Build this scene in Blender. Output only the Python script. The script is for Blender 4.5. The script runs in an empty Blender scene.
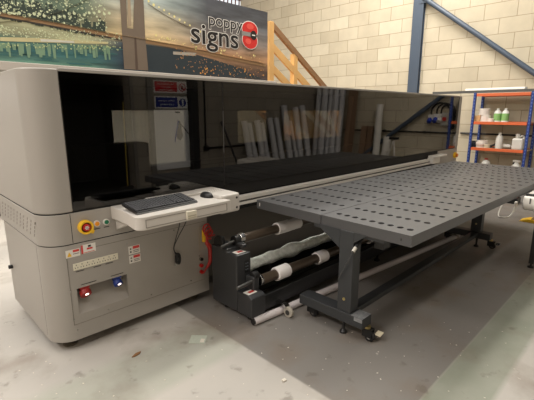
import bpy, bmesh, math, random
from mathutils import Vector, Matrix
random.seed(7)
C = bpy.context.scene.collection
PI = math.pi

# ------------------------------------------------------------------ camera model (534 x 400 photograph, metres)
FPX, CX, CY, H = 397.6, 267.0, 200.0, 1.4
def _d(u, v): return Vector((u-CX, v-CY, FPX))
_vx = _d(675, 111).normalized()
_vz = -_d(267, 1976).normalized()
_vx = (_vx - _vz*_vx.dot(_vz)).normalized()
_vy = _vz.cross(_vx)
def ray(u, v):
    d = _d(u, v); return Vector((d.dot(_vx), d.dot(_vy), d.dot(_vz)))
def at_x(u, v, X): r = ray(u, v); t = X/r.x; return Vector((X, r.y*t, H+r.z*t))
def at_y(u, v, Y): r = ray(u, v); t = Y/r.y; return Vector((r.x*t, Y, H+r.z*t))
def at_z(u, v, Z): r = ray(u, v); t = (Z-H)/r.z; return Vector((r.x*t, r.y*t, Z))
F = 2.309                       # front plane of the printer and its glass
def seen_y(u, v, Y):            # a point on the plane Y that the glass mirrors at a pixel
    p = at_y(u, v, 2*F-Y); return Vector((p.x, Y, p.z))
def seen_x(u, v, X):
    p = at_x(u, v, X); return Vector((X, 2*F-p.y, p.z))

# ------------------------------------------------------------------ materials
def lin(c):
    return tuple(((x/255)/12.92 if x/255 <= .04045 else ((x/255+.055)/1.055)**2.4) for x in c)+(1,)
MATS = {}
def mat(name, c, rough=.5, metal=0, noise=0, nscale=20, bump=0, coat=0, emit=0, spec=None):
    if name in MATS: return MATS[name]
    m = bpy.data.materials.new(name); m.use_nodes = True
    nt = m.node_tree; b = nt.nodes['Principled BSDF']
    col = lin(c); b.inputs['Base Color'].default_value = col
    b.inputs['Roughness'].default_value = rough; b.inputs['Metallic'].default_value = metal
    if coat: b.inputs['Coat Weight'].default_value = coat
    if spec is not None: b.inputs['Specular IOR Level'].default_value = spec
    if emit:
        b.inputs['Emission Color'].default_value = col; b.inputs['Emission Strength'].default_value = emit
    if noise or bump:
        tc = nt.nodes.new('ShaderNodeTexCoord'); n = nt.nodes.new('ShaderNodeTexNoise')
        n.inputs['Scale'].default_value = nscale; n.inputs['Detail'].default_value = 5
        nt.links.new(tc.outputs['Object'], n.inputs['Vector'])
        if noise:
            r = nt.nodes.new('ShaderNodeMapRange'); r.inputs['To Min'].default_value = 1-noise; r.inputs['To Max'].default_value = 1+noise
            nt.links.new(n.outputs['Fac'], r.inputs['Value'])
            mx = nt.nodes.new('ShaderNodeVectorMath'); mx.operation = 'SCALE'; mx.inputs[0].default_value = col[:3]
            nt.links.new(r.outputs[0], mx.inputs['Scale']); nt.links.new(mx.outputs[0], b.inputs['Base Color'])
        if bump:
            bp = nt.nodes.new('ShaderNodeBump'); bp.inputs['Strength'].default_value = bump; bp.inputs['Distance'].default_value = .01
            nt.links.new(n.outputs['Fac'], bp.inputs['Height']); nt.links.new(bp.outputs[0], b.inputs['Normal'])
    MATS[name] = m; return m

cab = mat('cabinet_paint', (160, 155, 148), .45, noise=.02, nscale=3, bump=.02)
cabside = cab
cream = mat('desk_paint', (198, 193, 186), .45, noise=.02, nscale=5)
dark = mat('dark_gap', (16, 15, 14), .7, noise=.1)
black = mat('black_plastic', (24, 24, 25), .45, noise=.1, nscale=40)
keyc = mat('key_black', (66, 67, 70), .4, noise=.1)
keylit = mat('keyboard_frame_black', (22, 22, 24), .35, noise=.1)
char = mat('charcoal_paint', (52, 53, 55), .42, noise=.05, nscale=60, bump=.03)
tabm = mat('table_paint', (74, 74, 75), .42, noise=.03, nscale=80, bump=.02, spec=.6)
legm = mat('leg_paint', (52, 54, 56), .45, noise=.05, nscale=50)
holeb = mat('hole_black', (12, 12, 12), .6, noise=.1)
white = mat('white_plastic', (226, 222, 214), .5, noise=.02)
paper = mat('white_paper_roll', (205, 205, 208), .6, noise=.03, nscale=9)
tube_w = mat('white_tube', (248, 244, 242), .5, noise=.02)
chrome = mat('chrome', (190, 190, 188), .2, metal=1, noise=.03)
alu = mat('aluminium', (218, 214, 208), .4, metal=.1, noise=.03, nscale=8)
alud = mat('aluminium_groove', (98, 97, 95), .45, metal=.4, noise=.03)
steelblue = mat('blue_grey_steel_paint', (72, 84, 100), .4, noise=.06, nscale=8)
wood = mat('pine_wood', (226, 178, 112), .6, noise=.12, nscale=6)
woodd = mat('aged_pine', (150, 112, 76), .6, noise=.12, nscale=6)
blue = mat('rack_blue', (34, 60, 132), .45, noise=.05)
orange = mat('rack_orange', (214, 104, 60), .5, noise=.05)
slot = mat('slot_light', (96, 120, 182), .6, noise=.02)
board = mat('shelf_board', (150, 138, 120), .7, noise=.08)
red = mat('red_plastic', (190, 30, 30), .4, noise=.05)
bluep = mat('blue_plastic', (30, 60, 170), .4, noise=.05)
yellow = mat('yellow_plastic', (240, 190, 40), .45, noise=.04)
amber = mat('amber_button', (232, 150, 30), .35, noise=.02)
green = mat('green_button', (10, 110, 75), .35, noise=.02)
lampw = mat('indicator_lamp', (255, 235, 225), .3, emit=2.5)
stickw = mat('sticker_white', (228, 224, 216), .5, noise=.02)
stickr = mat('sticker_red', (205, 60, 55), .5, noise=.02)
stickk = mat('sticker_black', (40, 36, 34), .5, noise=.02)
sticky = mat('sticker_yellow', (235, 185, 50), .5, noise=.02)
socketc = mat('socket_cream', (222, 216, 196), .5, noise=.02)
foilm = mat('crinkled_foil', (240, 244, 236), .3, metal=.1, noise=.4, nscale=30, bump=1)
browntube = mat('cardboard_tube_dark', (92, 80, 68), .3, metal=.35, noise=.08)
cardb = mat('cardboard', (176, 132, 88), .7, noise=.08)
brownp = mat('brown_board', (140, 112, 88), .7, noise=.12, nscale=5)
cupw = mat('cup_white', (225, 215, 205), .5, noise=.02)
greenl = mat('bottle_label_green', (138, 186, 112), .5, noise=.05)
bottlew = mat('bottle_white', (232, 232, 226), .35, noise=.02)
jug = mat('jug_translucent_white', (214, 212, 204), .35, noise=.03)
beige = mat('beige_plastic', (200, 190, 165), .5, noise=.04)
sil = mat('silver_tape', (150, 152, 154), .3, metal=.4, noise=.6, nscale=45, bump=.5)
signred = mat('sign_red', (196, 30, 40), .5, noise=.02)
signblue = mat('sign_blue', (20, 40, 130), .5, noise=.02)
signw = mat('sign_white', (235, 235, 232), .5, noise=.02)
doorw = mat('door_white', (214, 214, 212), .5, noise=.03)
framek = mat('door_frame_dark', (36, 36, 36), .5, noise=.1)
wbm = mat('whiteboard_film', (240, 242, 244), .3, noise=.02)
grimy = mat('winder_plate', (46, 50, 44), .3, noise=.2, nscale=8)
brass = mat('brass', (196, 178, 120), .35, metal=.8, noise=.05)
panelgrey = mat('rear_panel_grey', (104, 98, 90), .5, noise=.03)
darkbed = mat('print_bed_black', (8, 8, 8), .9, noise=.1)
darkroom = mat('dark_cloth', (34, 32, 30), .9, noise=.15)
yellowg = mat('grimy_yellow', (170, 150, 60), .6, noise=.1)
debr = mat('paper_flakes', (215, 208, 195), .8, noise=.05)
debb = mat('dry_leaf_brown', (130, 92, 58), .8, noise=.1)
clearp = mat('clear_film', (176, 182, 168), .3, noise=.15, nscale=60)

def glass_mat():
    m = bpy.data.materials.new('tinted_glass'); m.use_nodes = True; nt = m.node_tree; nt.nodes.clear()
    o = nt.nodes.new('ShaderNodeOutputMaterial'); mx = nt.nodes.new('ShaderNodeMixShader')
    t = nt.nodes.new('ShaderNodeBsdfTransparent'); t.inputs[0].default_value = (.36, .355, .34, 1)
    g = nt.nodes.new('ShaderNodeBsdfGlossy'); g.inputs['Roughness'].default_value = .004; g.inputs[0].default_value = (1, .97, .93, 1)
    fr = nt.nodes.new('ShaderNodeFresnel'); fr.inputs['IOR'].default_value = 1.68
    ge = nt.nodes.new('ShaderNodeNewGeometry')
    # only the outward faces of the sheet reflect
    sb = nt.nodes.new('ShaderNodeMath'); sb.operation = 'SUBTRACT'; sb.inputs[0].default_value = 1
    mu = nt.nodes.new('ShaderNodeMath'); mu.operation = 'MULTIPLY'
    nt.links.new(ge.outputs['Backfacing'], sb.inputs[1]); nt.links.new(fr.outputs[0], mu.inputs[0]); nt.links.new(sb.outputs[0], mu.inputs[1])
    nt.links.new(mu.outputs[0], mx.inputs[0]); nt.links.new(t.outputs[0], mx.inputs[1]); nt.links.new(g.outputs[0], mx.inputs[2])
    nt.links.new(mx.outputs[0], o.inputs[0]); return m
glass = glass_mat()
def pane_mat():
    m = bpy.data.materials.new('rear_pane_glass'); m.use_nodes = True; nt = m.node_tree; nt.nodes.clear()
    o = nt.nodes.new('ShaderNodeOutputMaterial'); t = nt.nodes.new('ShaderNodeBsdfTransparent'); t.inputs[0].default_value = (.8, .8, .78, 1)
    nt.links.new(t.outputs[0], o.inputs[0]); return m
pane = pane_mat()

def block_mat(name, axis, c1=(206, 196, 174), c2=(192, 181, 158), mortar=(158, 142, 118), off=(0, 0)):
    m = bpy.data.materials.new(name); m.use_nodes = True; nt = m.node_tree; b = nt.nodes['Principled BSDF']
    ge = nt.nodes.new('ShaderNodeNewGeometry'); sp = nt.nodes.new('ShaderNodeSeparateXYZ'); cb = nt.nodes.new('ShaderNodeCombineXYZ')
    nt.links.new(ge.outputs['Position'], sp.inputs[0])
    for k, src in enumerate((axis, 2)):
        a = nt.nodes.new('ShaderNodeMath'); a.operation = 'ADD'; a.inputs[1].default_value = off[k]+20
        nt.links.new(sp.outputs[src], a.inputs[0]); nt.links.new(a.outputs[0], cb.inputs[k])
    br = nt.nodes.new('ShaderNodeTexBrick'); nt.links.new(cb.outputs[0], br.inputs['Vector'])
    br.inputs['Scale'].default_value = 1; br.inputs['Brick Width'].default_value = .53; br.inputs['Row Height'].default_value = .265
    br.inputs['Mortar Size'].default_value = .006; br.inputs['Mortar Smooth'].default_value = .35
    br.inputs['Color1'].default_value = lin(c1); br.inputs['Color2'].default_value = lin(c2); br.inputs['Mortar'].default_value = lin(mortar)
    n = nt.nodes.new('ShaderNodeTexNoise'); n.inputs['Scale'].default_value = 3.2; n.inputs['Detail'].default_value = 8
    nt.links.new(ge.outputs['Position'], n.inputs['Vector'])
    r = nt.nodes.new('ShaderNodeMapRange'); r.inputs['To Min'].default_value = .80; r.inputs['To Max'].default_value = 1.14
    nt.links.new(n.outputs['Fac'], r.inputs['Value'])
    mx = nt.nodes.new('ShaderNodeVectorMath'); mx.operation = 'SCALE'
    nt.links.new(br.outputs['Color'], mx.inputs[0]); nt.links.new(r.outputs[0], mx.inputs['Scale']); nt.links.new(mx.outputs[0], b.inputs['Base Color'])
    b.inputs['Roughness'].default_value = .85
    bp = nt.nodes.new('ShaderNodeBump'); bp.inputs['Strength'].default_value = .5; bp.inputs['Distance'].default_value = .01; bp.invert = True
    nt.links.new(br.outputs['Fac'], bp.inputs['Height']); nt.links.new(bp.outputs[0], b.inputs['Normal'])
    return m

def floor_mat():
    m = bpy.data.materials.new('painted_concrete'); m.use_nodes = True; nt = m.node_tree; b = nt.nodes['Principled BSDF']
    L = nt.links; N = nt.nodes.new
    ge = N('ShaderNodeNewGeometry'); sp = N('ShaderNodeSeparateXYZ'); L.new(ge.outputs['Position'], sp.inputs[0])
    def noise(scale, detail=6):
        n = N('ShaderNodeTexNoise'); n.inputs['Scale'].default_value = scale; n.inputs['Detail'].default_value = detail
        L.new(ge.outputs['Position'], n.inputs['Vector']); return n.outputs['Fac']
    def rng(src, a, b_, c=0, d=1):
        r = N('ShaderNodeMapRange'); r.inputs['From Min'].default_value = a; r.inputs['From Max'].default_value = b_
        r.inputs['To Min'].default_value = c; r.inputs['To Max'].default_value = d; L.new(src, r.inputs['Value']); return r.outputs[0]
    def mul(a, b_):
        q = N('ShaderNodeMath'); q.operation = 'MULTIPLY'; L.new(a, q.inputs[0]); L.new(b_, q.inputs[1]); return q.outputs[0]
    def mixc(f, a, c):
        q = N('ShaderNodeMix'); q.data_type = 'RGBA'; L.new(f, q.inputs['Factor'])
        if isinstance(a, tuple): q.inputs['A'].default_value = lin(a)
        else: L.new(a, q.inputs['A'])
        q.inputs['B'].default_value = lin(c); return q.outputs['Result']
    x, y = sp.outputs[0], sp.outputs[1]
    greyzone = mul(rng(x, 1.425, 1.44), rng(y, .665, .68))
    band = mul(rng(y, .40, .43), rng(y, .665, .68, 1, 0)); band = mul(band, rng(x, 1.1, 1.3))
    band2 = mul(rng(y, 1.60, 1.66), rng(x, 1.425, 1.44, 1, 0)); band2 = mul(band2, rng(y, 2.0, 2.1, 1, 0))
    c = mixc(rng(noise(1.4), .35, .7), (172, 168, 162), (184, 179, 171))
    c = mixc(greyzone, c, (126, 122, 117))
    c = mixc(mul(band, rng(noise(5), .2, .6, .7, 1)), c, (140, 144, 130))
    c = mixc(mul(band2, rng(noise(5), .2, .6, .5, .8)), c, (162, 164, 152))
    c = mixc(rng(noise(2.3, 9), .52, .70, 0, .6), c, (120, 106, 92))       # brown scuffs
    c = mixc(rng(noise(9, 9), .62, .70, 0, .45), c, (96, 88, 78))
    c = mixc(rng(noise(26, 3), .73, .76, 0, .5), c, (212, 206, 194))
    L.new(c, b.inputs['Base Color']); b.inputs['Specular IOR Level'].default_value = .35
    L.new(rng(noise(3), .3, .7, .38, .6), b.inputs['Roughness'])
    bp = N('ShaderNodeBump'); bp.inputs['Strength'].default_value = .15; bp.inputs['Distance'].default_value = .004
    L.new(noise(60, 4), bp.inputs['Height']); L.new(bp.outputs[0], b.inputs['Normal'])
    return m

# ------------------------------------------------------------------ mesh helpers
ORG = {}
def tag(o, label=None, cat=None, group=None, kind=None):
    if label: o['label'] = label
    if cat: o['category'] = cat
    if group: o['group'] = group
    if kind: o['kind'] = kind
    return o
def thing(name, loc, label, cat, group=None):
    o = bpy.data.objects.new(name, None); o.empty_display_size = .1; C.objects.link(o); o.location = loc
    ORG[o] = Vector(loc); return tag(o, label, cat, group)
class MB:
    def __init__(s): s.bm = bmesh.new()
    def box(s, x0, x1, y0, y1, z0, z1, rot=None):
        vs = [s.bm.verts.new((x, y, z)) for z in (z0, z1) for (x, y) in ((x0, y0), (x1, y0), (x1, y1), (x0, y1))]
        if rot:
            c = Vector(((x0+x1)/2, (y0+y1)/2, (z0+z1)/2))
            for v in vs: v.co = rot @ (v.co-c) + c
        for f in ((3, 2, 1, 0), (4, 5, 6, 7), (0, 1, 5, 4), (1, 2, 6, 5), (2, 3, 7, 6), (3, 0, 4, 7)): s.bm.faces.new([vs[i] for i in f])
        return s
    def bar(s, p0, p1, w, h, up=(0, 0, 1)):
        p0, p1 = Vector(p0), Vector(p1); d = (p1-p0).normalized(); a = d.cross(Vector(up))
        if a.length < 1e-4: a = d.cross(Vector((0, 1, 0)))
        a.normalize(); b = a.cross(d).normalized()
        vs = [s.bm.verts.new(p + a*i*w/2 + b*j*h/2) for p in (p0, p1) for i, j in ((-1, -1), (1, -1), (1, 1), (-1, 1))]
        for f in ((0, 1, 2, 3), (7, 6, 5, 4), (4, 5, 1, 0), (5, 6, 2, 1), (6, 7, 3, 2), (7, 4, 0, 3)): s.bm.faces.new([vs[i] for i in f])
        return s
    def tube(s, pts, r, seg=12, rs=None):
        pts = [Vector(p) for p in pts]; rings = []; n = len(pts); ref = None
        for i, p in enumerate(pts):
            d = (pts[min(i+1, n-1)]-pts[max(i-1, 0)]).normalized()
            if ref is None: ref = d.orthogonal().normalized()
            ref = (ref - d*ref.dot(d)); ref = ref.normalized() if ref.length > 1e-5 else d.orthogonal().normalized()
            b = d.cross(ref); rr = rs[i] if rs else r
            rings.append([s.bm.verts.new(p + (ref*math.cos(2*PI*k/seg)+b*math.sin(2*PI*k/seg))*rr) for k in range(seg)])
        for a, b in zip(rings, rings[1:]):
            for k in range(seg): s.bm.faces.new((a[k], a[(k+1) % seg], b[(k+1) % seg], b[k]))
        s.bm.faces.new(rings[0][::-1]); s.bm.faces.new(rings[-1]); return s
    def ring(s, p0, p1, r, ri, seg=24):      # hollow cylinder
        p0, p1 = Vector(p0), Vector(p1); d = (p1-p0).normalized(); a = d.orthogonal().normalized(); b = d.cross(a)
        R = [[s.bm.verts.new(p + (a*math.cos(2*PI*k/seg)+b*math.sin(2*PI*k/seg))*q) for k in range(seg)] for p, q in ((p0, r), (p1, r), (p1, ri), (p0, ri))]
        for i in range(4):
            A, B = R[i], R[(i+1) % 4]
            for k in range(seg): s.bm.faces.new((A[k], A[(k+1) % seg], B[(k+1) % seg], B[k]))
        return s
    def prism(s, poly, axis, a, b):          # poly of 2-D points extruded along an axis
        def P(q, t): return {'x': (t, q[0], q[1]), 'y': (q[0], t, q[1]), 'z': (q[0], q[1], t)}[axis]
        A = [s.bm.verts.new(P(q, a)) for q in poly]; B = [s.bm.verts.new(P(q, b)) for q in poly]; n = len(poly)
        s.bm.faces.new(A[::-1]); s.bm.faces.new(B)
        for k in range(n): s.bm.faces.new((A[k], A[(k+1) % n], B[(k+1) % n], B[k]))
        return s
    def lathe(s, prof, c, seg=20):           # (radius, z) profile round a vertical axis through c
        c = Vector(c); rings = []
        for r, z in prof: rings.append([s.bm.verts.new(c+Vector((max(r, 1e-4)*math.cos(2*PI*k/seg), max(r, 1e-4)*math.sin(2*PI*k/seg), z))) for k in range(seg)])
        for a, b in zip(rings, rings[1:]):
            for k in range(seg): s.bm.faces.new((a[k], a[(k+1) % seg], b[(k+1) % seg], b[k]))
        s.bm.faces.new(rings[0][::-1]); s.bm.faces.new(rings[-1]); return s
    def quad(s, *ps): s.bm.faces.new([s.bm.verts.new(p) for p in ps]); return s
    def build(s, name, m, parent=None, bevel=0, smooth=False, loc=None, seg=2):
        org = ORG.get(parent) if parent else (Vector(loc) if loc else Vector((0, 0, 0)))
        bmesh.ops.recalc_face_normals(s.bm, faces=s.bm.faces[:])
        for v in s.bm.verts: v.co -= org
        me = bpy.data.meshes.new(name); s.bm.to_mesh(me); s.bm.free()
        me.materials.append(m); o = bpy.data.objects.new(name, me); C.objects.link(o)
        if smooth:
            for p in me.polygons: p.use_smooth = True
            try: me.set_sharp_from_angle(angle=math.radians(40))
            except Exception: pass
        if parent: o.parent = parent; 
        else: o.location = org
        ORG[o] = org
        if bevel:
            b = o.modifiers.new('bevel', 'BEVEL'); b.width = bevel; b.segments = seg; b.limit_method = 'ANGLE'; b.angle_limit = math.radians(35)
        return o
def children(o): return list(o.children)
def copy_tree(o, parent=None):
    c = o.copy(); C.objects.link(c); c.parent = parent
    for ch in children(o): copy_tree(ch, c)
    return c
def arc(cx, cy, r, a0, a1, n=8):
    return [(cx+r*math.cos(math.radians(a0+(a1-a0)*i/n)), cy+r*math.sin(math.radians(a0+(a1-a0)*i/n))) for i in range(n+1)]
def curve_pts(ps, n=8):                      # Catmull-Rom through points
    ps = [Vector(p) for p in ps]; out = []
    for i in range(len(ps)-1):
        p0, p1, p2, p3 = ps[max(i-1, 0)], ps[i], ps[i+1], ps[min(i+2, len(ps)-1)]
        for k in range(n):
            t = k/n
            out.append(.5*((2*p1)+(p2-p0)*t+(2*p0-5*p1+4*p2-p3)*t*t+(3*p1-p0-3*p2+p3)*t**3))
    out.append(ps[-1]); return out
def text(body, size, loc, rot, m, parent, name, extrude=.001, offset=0, sx=1):
    cu = bpy.data.curves.new(name, 'FONT'); cu.body = body; cu.size = size; cu.extrude = extrude; cu.offset = offset
    cu.align_x = 'CENTER'; cu.align_y = 'CENTER'
    t = bpy.data.objects.new(name, cu); C.objects.link(t)
    bpy.context.view_layer.update()
    me = bpy.data.meshes.new_from_object(t.evaluated_get(bpy.context.evaluated_depsgraph_get())); bpy.data.objects.remove(t)
    M = Matrix.Translation(Vector(loc)-ORG.get(parent, Vector((0, 0, 0)))) @ rot.to_4x4() @ Matrix.Diagonal((sx, 1, 1, 1))
    me.transform(M); me.materials.clear(); me.materials.append(m)
    o = bpy.data.objects.new(name, me); C.objects.link(o); o.parent = parent; ORG[o] = ORG.get(parent, Vector((0, 0, 0))); return o
RF = Matrix.Rotation(PI/2, 3, 'X')                                   # text facing -Y
RB = Matrix.Rotation(PI, 3, 'Z') @ Matrix.Rotation(PI/2, 3, 'X')     # text facing +Y

# ------------------------------------------------------------------ the setting
XW, YB, YF, XL, ZT = 8.27, 9.4, -1.85, -4.5, 6.0
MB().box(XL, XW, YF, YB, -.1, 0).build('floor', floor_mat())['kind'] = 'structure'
MB().box(XW, XW+.2, YF, YB, 0, ZT).build('wall_right', block_mat('blockwork_right', 1, off=(.08, .05)))['kind'] = 'structure'
MB().box(XL, XW, YB, YB+.2, 0, ZT).build('wall_back', block_mat('blockwork_back', 0))['kind'] = 'structure'
fy = YF-.2
dx0, dx1 = seen_y(63, 120, YF).x, seen_y(131, 120, YF).x      # dark opening
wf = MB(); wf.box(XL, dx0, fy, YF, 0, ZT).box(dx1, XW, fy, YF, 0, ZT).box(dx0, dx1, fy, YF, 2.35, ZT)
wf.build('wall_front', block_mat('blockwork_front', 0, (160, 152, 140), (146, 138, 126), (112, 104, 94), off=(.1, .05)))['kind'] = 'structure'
wl = MB().box(XL-.2, XL, YF, YB, 0, ZT).build('wall_left', mat('left_wall_paint', (214, 204, 192), .8, noise=.04, nscale=2)); wl['kind'] = 'structure'
# partition under the mezzanine
pw = MB().box(XL, 4.3, 6.3, 6.4, .0, 1.72).build('wall_partition', mat('partition_white', (222, 218, 210), .7, noise=.03, nscale=3)); pw['kind'] = 'structure'
sk = MB().box(XL, 4.3, 6.275, 6.3, 0, .10).build('baseboard_partition', mat('skirting_dark', (70, 64, 60), .6, noise=.04)); sk['kind'] = 'structure'
# mezzanine deck
md = MB().box(XL, 4.12, 4.0, 7.2, 1.72, 1.80).build('trim_mezzanine_deck', mat('deck_fascia', (176, 168, 158), .5, noise=.03)); md['kind'] = 'structure'
# rooms behind the front wall
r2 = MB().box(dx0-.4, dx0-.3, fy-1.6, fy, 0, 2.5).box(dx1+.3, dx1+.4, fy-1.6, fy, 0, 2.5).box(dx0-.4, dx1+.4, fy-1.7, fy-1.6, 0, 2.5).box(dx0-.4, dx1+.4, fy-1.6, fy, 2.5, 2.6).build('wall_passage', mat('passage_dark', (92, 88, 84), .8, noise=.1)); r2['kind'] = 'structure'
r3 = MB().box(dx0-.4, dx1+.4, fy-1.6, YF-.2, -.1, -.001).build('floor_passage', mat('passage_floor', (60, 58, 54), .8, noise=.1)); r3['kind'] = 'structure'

# window high on the back wall
wnd = thing('window_1', (7.1, YB-.05, 3.6), 'white framed window high on the back wall behind the banner', 'window'); wnd['kind'] = 'structure'
a = at_y(251, 12, YB); x1w = a.x
fr = MB(); fr.box(x1w-.14, x1w, YB-.08, YB-.001, 3.2, 4.9).box(x1w-1.6, x1w-1.46, YB-.08, YB-.001, 3.2, 4.9).box(x1w-1.6, x1w, YB-.08, YB-.001, 3.1, 3.24).box(x1w-1.6, x1w, YB-.08, YB-.001, 4.8, 4.9)
fr.build('window_frame', white, wnd, bevel=.005)
MB().box(x1w-1.46, x1w-.14, YB-.03, YB-.001, 3.24, 4.8).build('window_pane', mat('window_daylight', (214, 222, 228), .4, emit=.9), wnd)
lt = MB()
for i in range(10): 
    xx = x1w-1.42+i*.14; lt.bar((xx, YB-.05, 3.24), (xx+.09, YB-.05, 4.8), .02, .03)
for i in range(9): lt.bar((x1w-1.46, YB-.05, 3.3+i*.17), (x1w-.14, YB-.05, 3.33+i*.17), .03, .03)
lt.build('window_lattice', mat('lattice_brown', (104, 62, 58), .5, noise=.1), wnd)

# ------------------------------------------------------------------ steel stanchion and brace on the right wall
cA, cB = at_x(414, 0, XW-.1), at_x(407, 91, XW-.1)
wcol = abs(at_x(417, 90, XW-.1).y-cB.y)
yc = cB.y-wcol/2
st = thing('steel_column', (XW-.12, yc, 0), 'blue-grey steel column standing against the right block wall', 'column')
m = MB(); m.box(XW-.1, XW-.088, yc-wcol/2, yc+wcol/2, 0, ZT).box(XW-.014, XW-.002, yc-wcol/2, yc+wcol/2, 0, ZT).box(XW-.088, XW-.014, yc-.006, yc+.006, 0, ZT)
m.build('post', steelblue, st, bevel=.002)
gz = at_x(420, 2, XW-.15).z
MB().box(XW-.112, XW-.1005, yc-wcol/2-.16, yc, gz-.02, gz+.28).build('gusset_plate', steelblue, st, bevel=.002)
MB().box(XW-.28, XW-.001, yc-.18, yc+.18, 0, .02).build('base_plate', steelblue, st, bevel=.002)
b0 = at_x(424, -2, XW-.1); b1 = at_x(534, 73, XW-.1); dr = (b1-b0); b2 = b0+dr*((b0.z-.05)/(b0.z-b1.z))
br = thing('diagonal_brace', (b2.x, b2.y, 0), 'blue-grey tubular diagonal brace sloping down from the steel column', 'brace')
MB().tube([b0-dr*.0, b2], .046, 16).build('tube', steelblue, br, smooth=True)
MB().box(b2.x-.1, b2.x+.09, b2.y-.15, b2.y+.15, 0, .06).build('foot_plate', steelblue, br, bevel=.003)

# ------------------------------------------------------------------ banner
BY = 3.98
def bp(u, v, d=0): p = at_y(u, v, BY); return (p.x, BY-d, p.z)
bn = thing('banner_sign', (1.8, BY, 1.80), 'long printed banner of a bridge and city lights reading poppy signs', 'banner')
zb0, zb1 = 1.80, 2.665
BX0, BX1 = -1.2, 3.985
def banner_mat():
    m = bpy.data.materials.new('banner_print'); m.use_nodes = True; nt = m.node_tree; b = nt.nodes['Principled BSDF']
    L = nt.links; N = nt.nodes.new
    ge = N('ShaderNodeNewGeometry'); sp = N('ShaderNodeSeparateXYZ'); L.new(ge.outputs['Position'], sp.inputs[0])
    def rmp(src, a, b_, stops):
        r = N('ShaderNodeMapRange'); r.inputs['From Min'].default_value = a; r.inputs['From Max'].default_value = b_; L.new(src, r.inputs['Value'])
        c = N('ShaderNodeValToRGB'); L.new(r.outputs[0], c.inputs[0]); el = c.color_ramp.elements
        el[0].position = stops[0][0]; el[0].color = lin(stops[0][1]); el[1].position = stops[-1][0]; el[1].color = lin(stops[-1][1])
        for p, q in stops[1:-1]: e = el.new(p); e.color = lin(q)
        return c.outputs[0]
    # printed picture: dusk sky over the right, green night city over the left, lightened with painted glare
    right = rmp(sp.outputs[2], 1.80, 2.67, [(0, (58, 52, 54)), (.12, (88, 70, 62)), (.3, (172, 132, 98)), (.5, (134, 124, 118)), (.72, (96, 98, 102)), (1, (74, 76, 82))])
    left = rmp(sp.outputs[2], 1.80, 2.67, [(0, (92, 128, 112)), (.12, (58, 104, 108)), (.22, (84, 116, 104)), (.27, (170, 170, 136)), (.4, (150, 150, 120)), (.55, (92, 108, 92)), (1, (112, 132, 112))])
    mid = rmp(sp.outputs[2], 1.80, 2.67, [(0, (44, 58, 72)), (.3, (60, 72, 84)), (.38, (206, 182, 138)), (.6, (198, 186, 158)), (.8, (168, 180, 176)), (1, (150, 168, 168))])
    def mix(f, a, c):
        q = N('ShaderNodeMix'); q.data_type = 'RGBA'; L.new(f, q.inputs['Factor']); L.new(a, q.inputs['A']); L.new(c, q.inputs['B']); return q.outputs['Result']
    def mr(src, a, b_, c=0, d=1):
        r = N('ShaderNodeMapRange'); r.inputs['From Min'].default_value = a; r.inputs['From Max'].default_value = b_; r.inputs['To Min'].default_value = c; r.inputs['To Max'].default_value = d; L.new(src, r.inputs['Value']); return r.outputs[0]
    c = mix(mr(sp.outputs[0], 1.6, 1.95), left, mid); c = mix(mr(sp.outputs[0], 2.3, 3.0), c, right)
    mp = N('ShaderNodeMapping'); mp.inputs['Scale'].default_value = (1.0, 1, 6); mp.inputs['Rotation'].default_value = (0, math.radians(14), 0); L.new(ge.outputs['Position'], mp.inputs[0])
    n = N('ShaderNodeTexNoise'); n.inputs['Scale'].default_value = 2.2; n.inputs['Detail'].default_value = 6; L.new(mp.outputs[0], n.inputs['Vector'])
    s = N('ShaderNodeVectorMath'); s.operation = 'SCALE'; L.new(c, s.inputs[0]); L.new(mr(n.outputs['Fac'], .3, .7, .65, 1.6), s.inputs['Scale'])
    L.new(s.outputs[0], b.inputs['Base Color']); b.inputs['Roughness'].default_value = .35
    return m
MB().box(BX0, BX1, BY, BY+.018, zb0, zb1).build('banner_panel', banner_mat(), bn)
MB().box(BX0, BX1+.15, BY-.03, BY-.002, 1.725, 1.80).build('bottom_rail', mat('banner_rail', (196, 188, 178), .35, noise=.03), bn, bevel=.006)
def flat(name, poly, m, d, parent=bn):       # a printed shape lying on the banner face
    b = MB(); b.prism([(p[0], p[2]) for p in (bp(u, v) for u, v in poly)], 'y', BY-d-.0006, BY-d); return b.build(name, m, parent)
pm = lambda n, c: mat(n, c, .4, noise=.08, nscale=12)
flat('printed_water', [(142, 44), (180, 50), (215, 60), (240, 68), (262, 79), (228, 76.8), (142, 71)], pm('print_water', (50, 60, 66)), .001)
wb = MB()
for k in range(26):                          # streaks on the printed river
    u = random.uniform(-10, 112); v = random.uniform(42, 60)+u*.05; w = random.uniform(8, 26); h = random.uniform(.5, 1.3)
    p = [bp(u, v), bp(u+w, v+w*.06), bp(u+w, v+w*.06+h), bp(u, v+h)]; wb.prism([(q[0], q[2]) for q in p], 'y', BY-.0020, BY-.0010-k*.00003)
wb.build('printed_river_streaks', pm('print_teal', (64, 112, 112)), bn)
flat('printed_far_quay', [(0, 37), (40, 38), (80, 40.5), (108, 42), (108, 44), (60, 43), (0, 41)], pm('print_quay', (206, 196, 150)), .0012)
flat('printed_barge', [(40, 38.8), (74, 41.2), (74, 43), (41, 41.6)], pm('print_barge', (214, 212, 196)), .0024)
bl = MB()
for k in range(170):                          # buildings of the printed skyline
    u = random.uniform(-6, 104); v1 = 14+u*.19+random.uniform(-2, 4); h = random.uniform(4, 20); w = random.uniform(1.2, 4)
    if u > 80: h *= .7
    p = [bp(u, v1-h), bp(u+w, v1-h+.4), bp(u+w, v1+1.5), bp(u, v1+1)]; q = .0012+k*.000006
    bl.prism([(t[0], t[2]) for t in p], 'y', BY-q-.0005, BY-q)
bl.build('printed_skyline', pm('print_building', (58, 70, 62)), bn)
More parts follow.
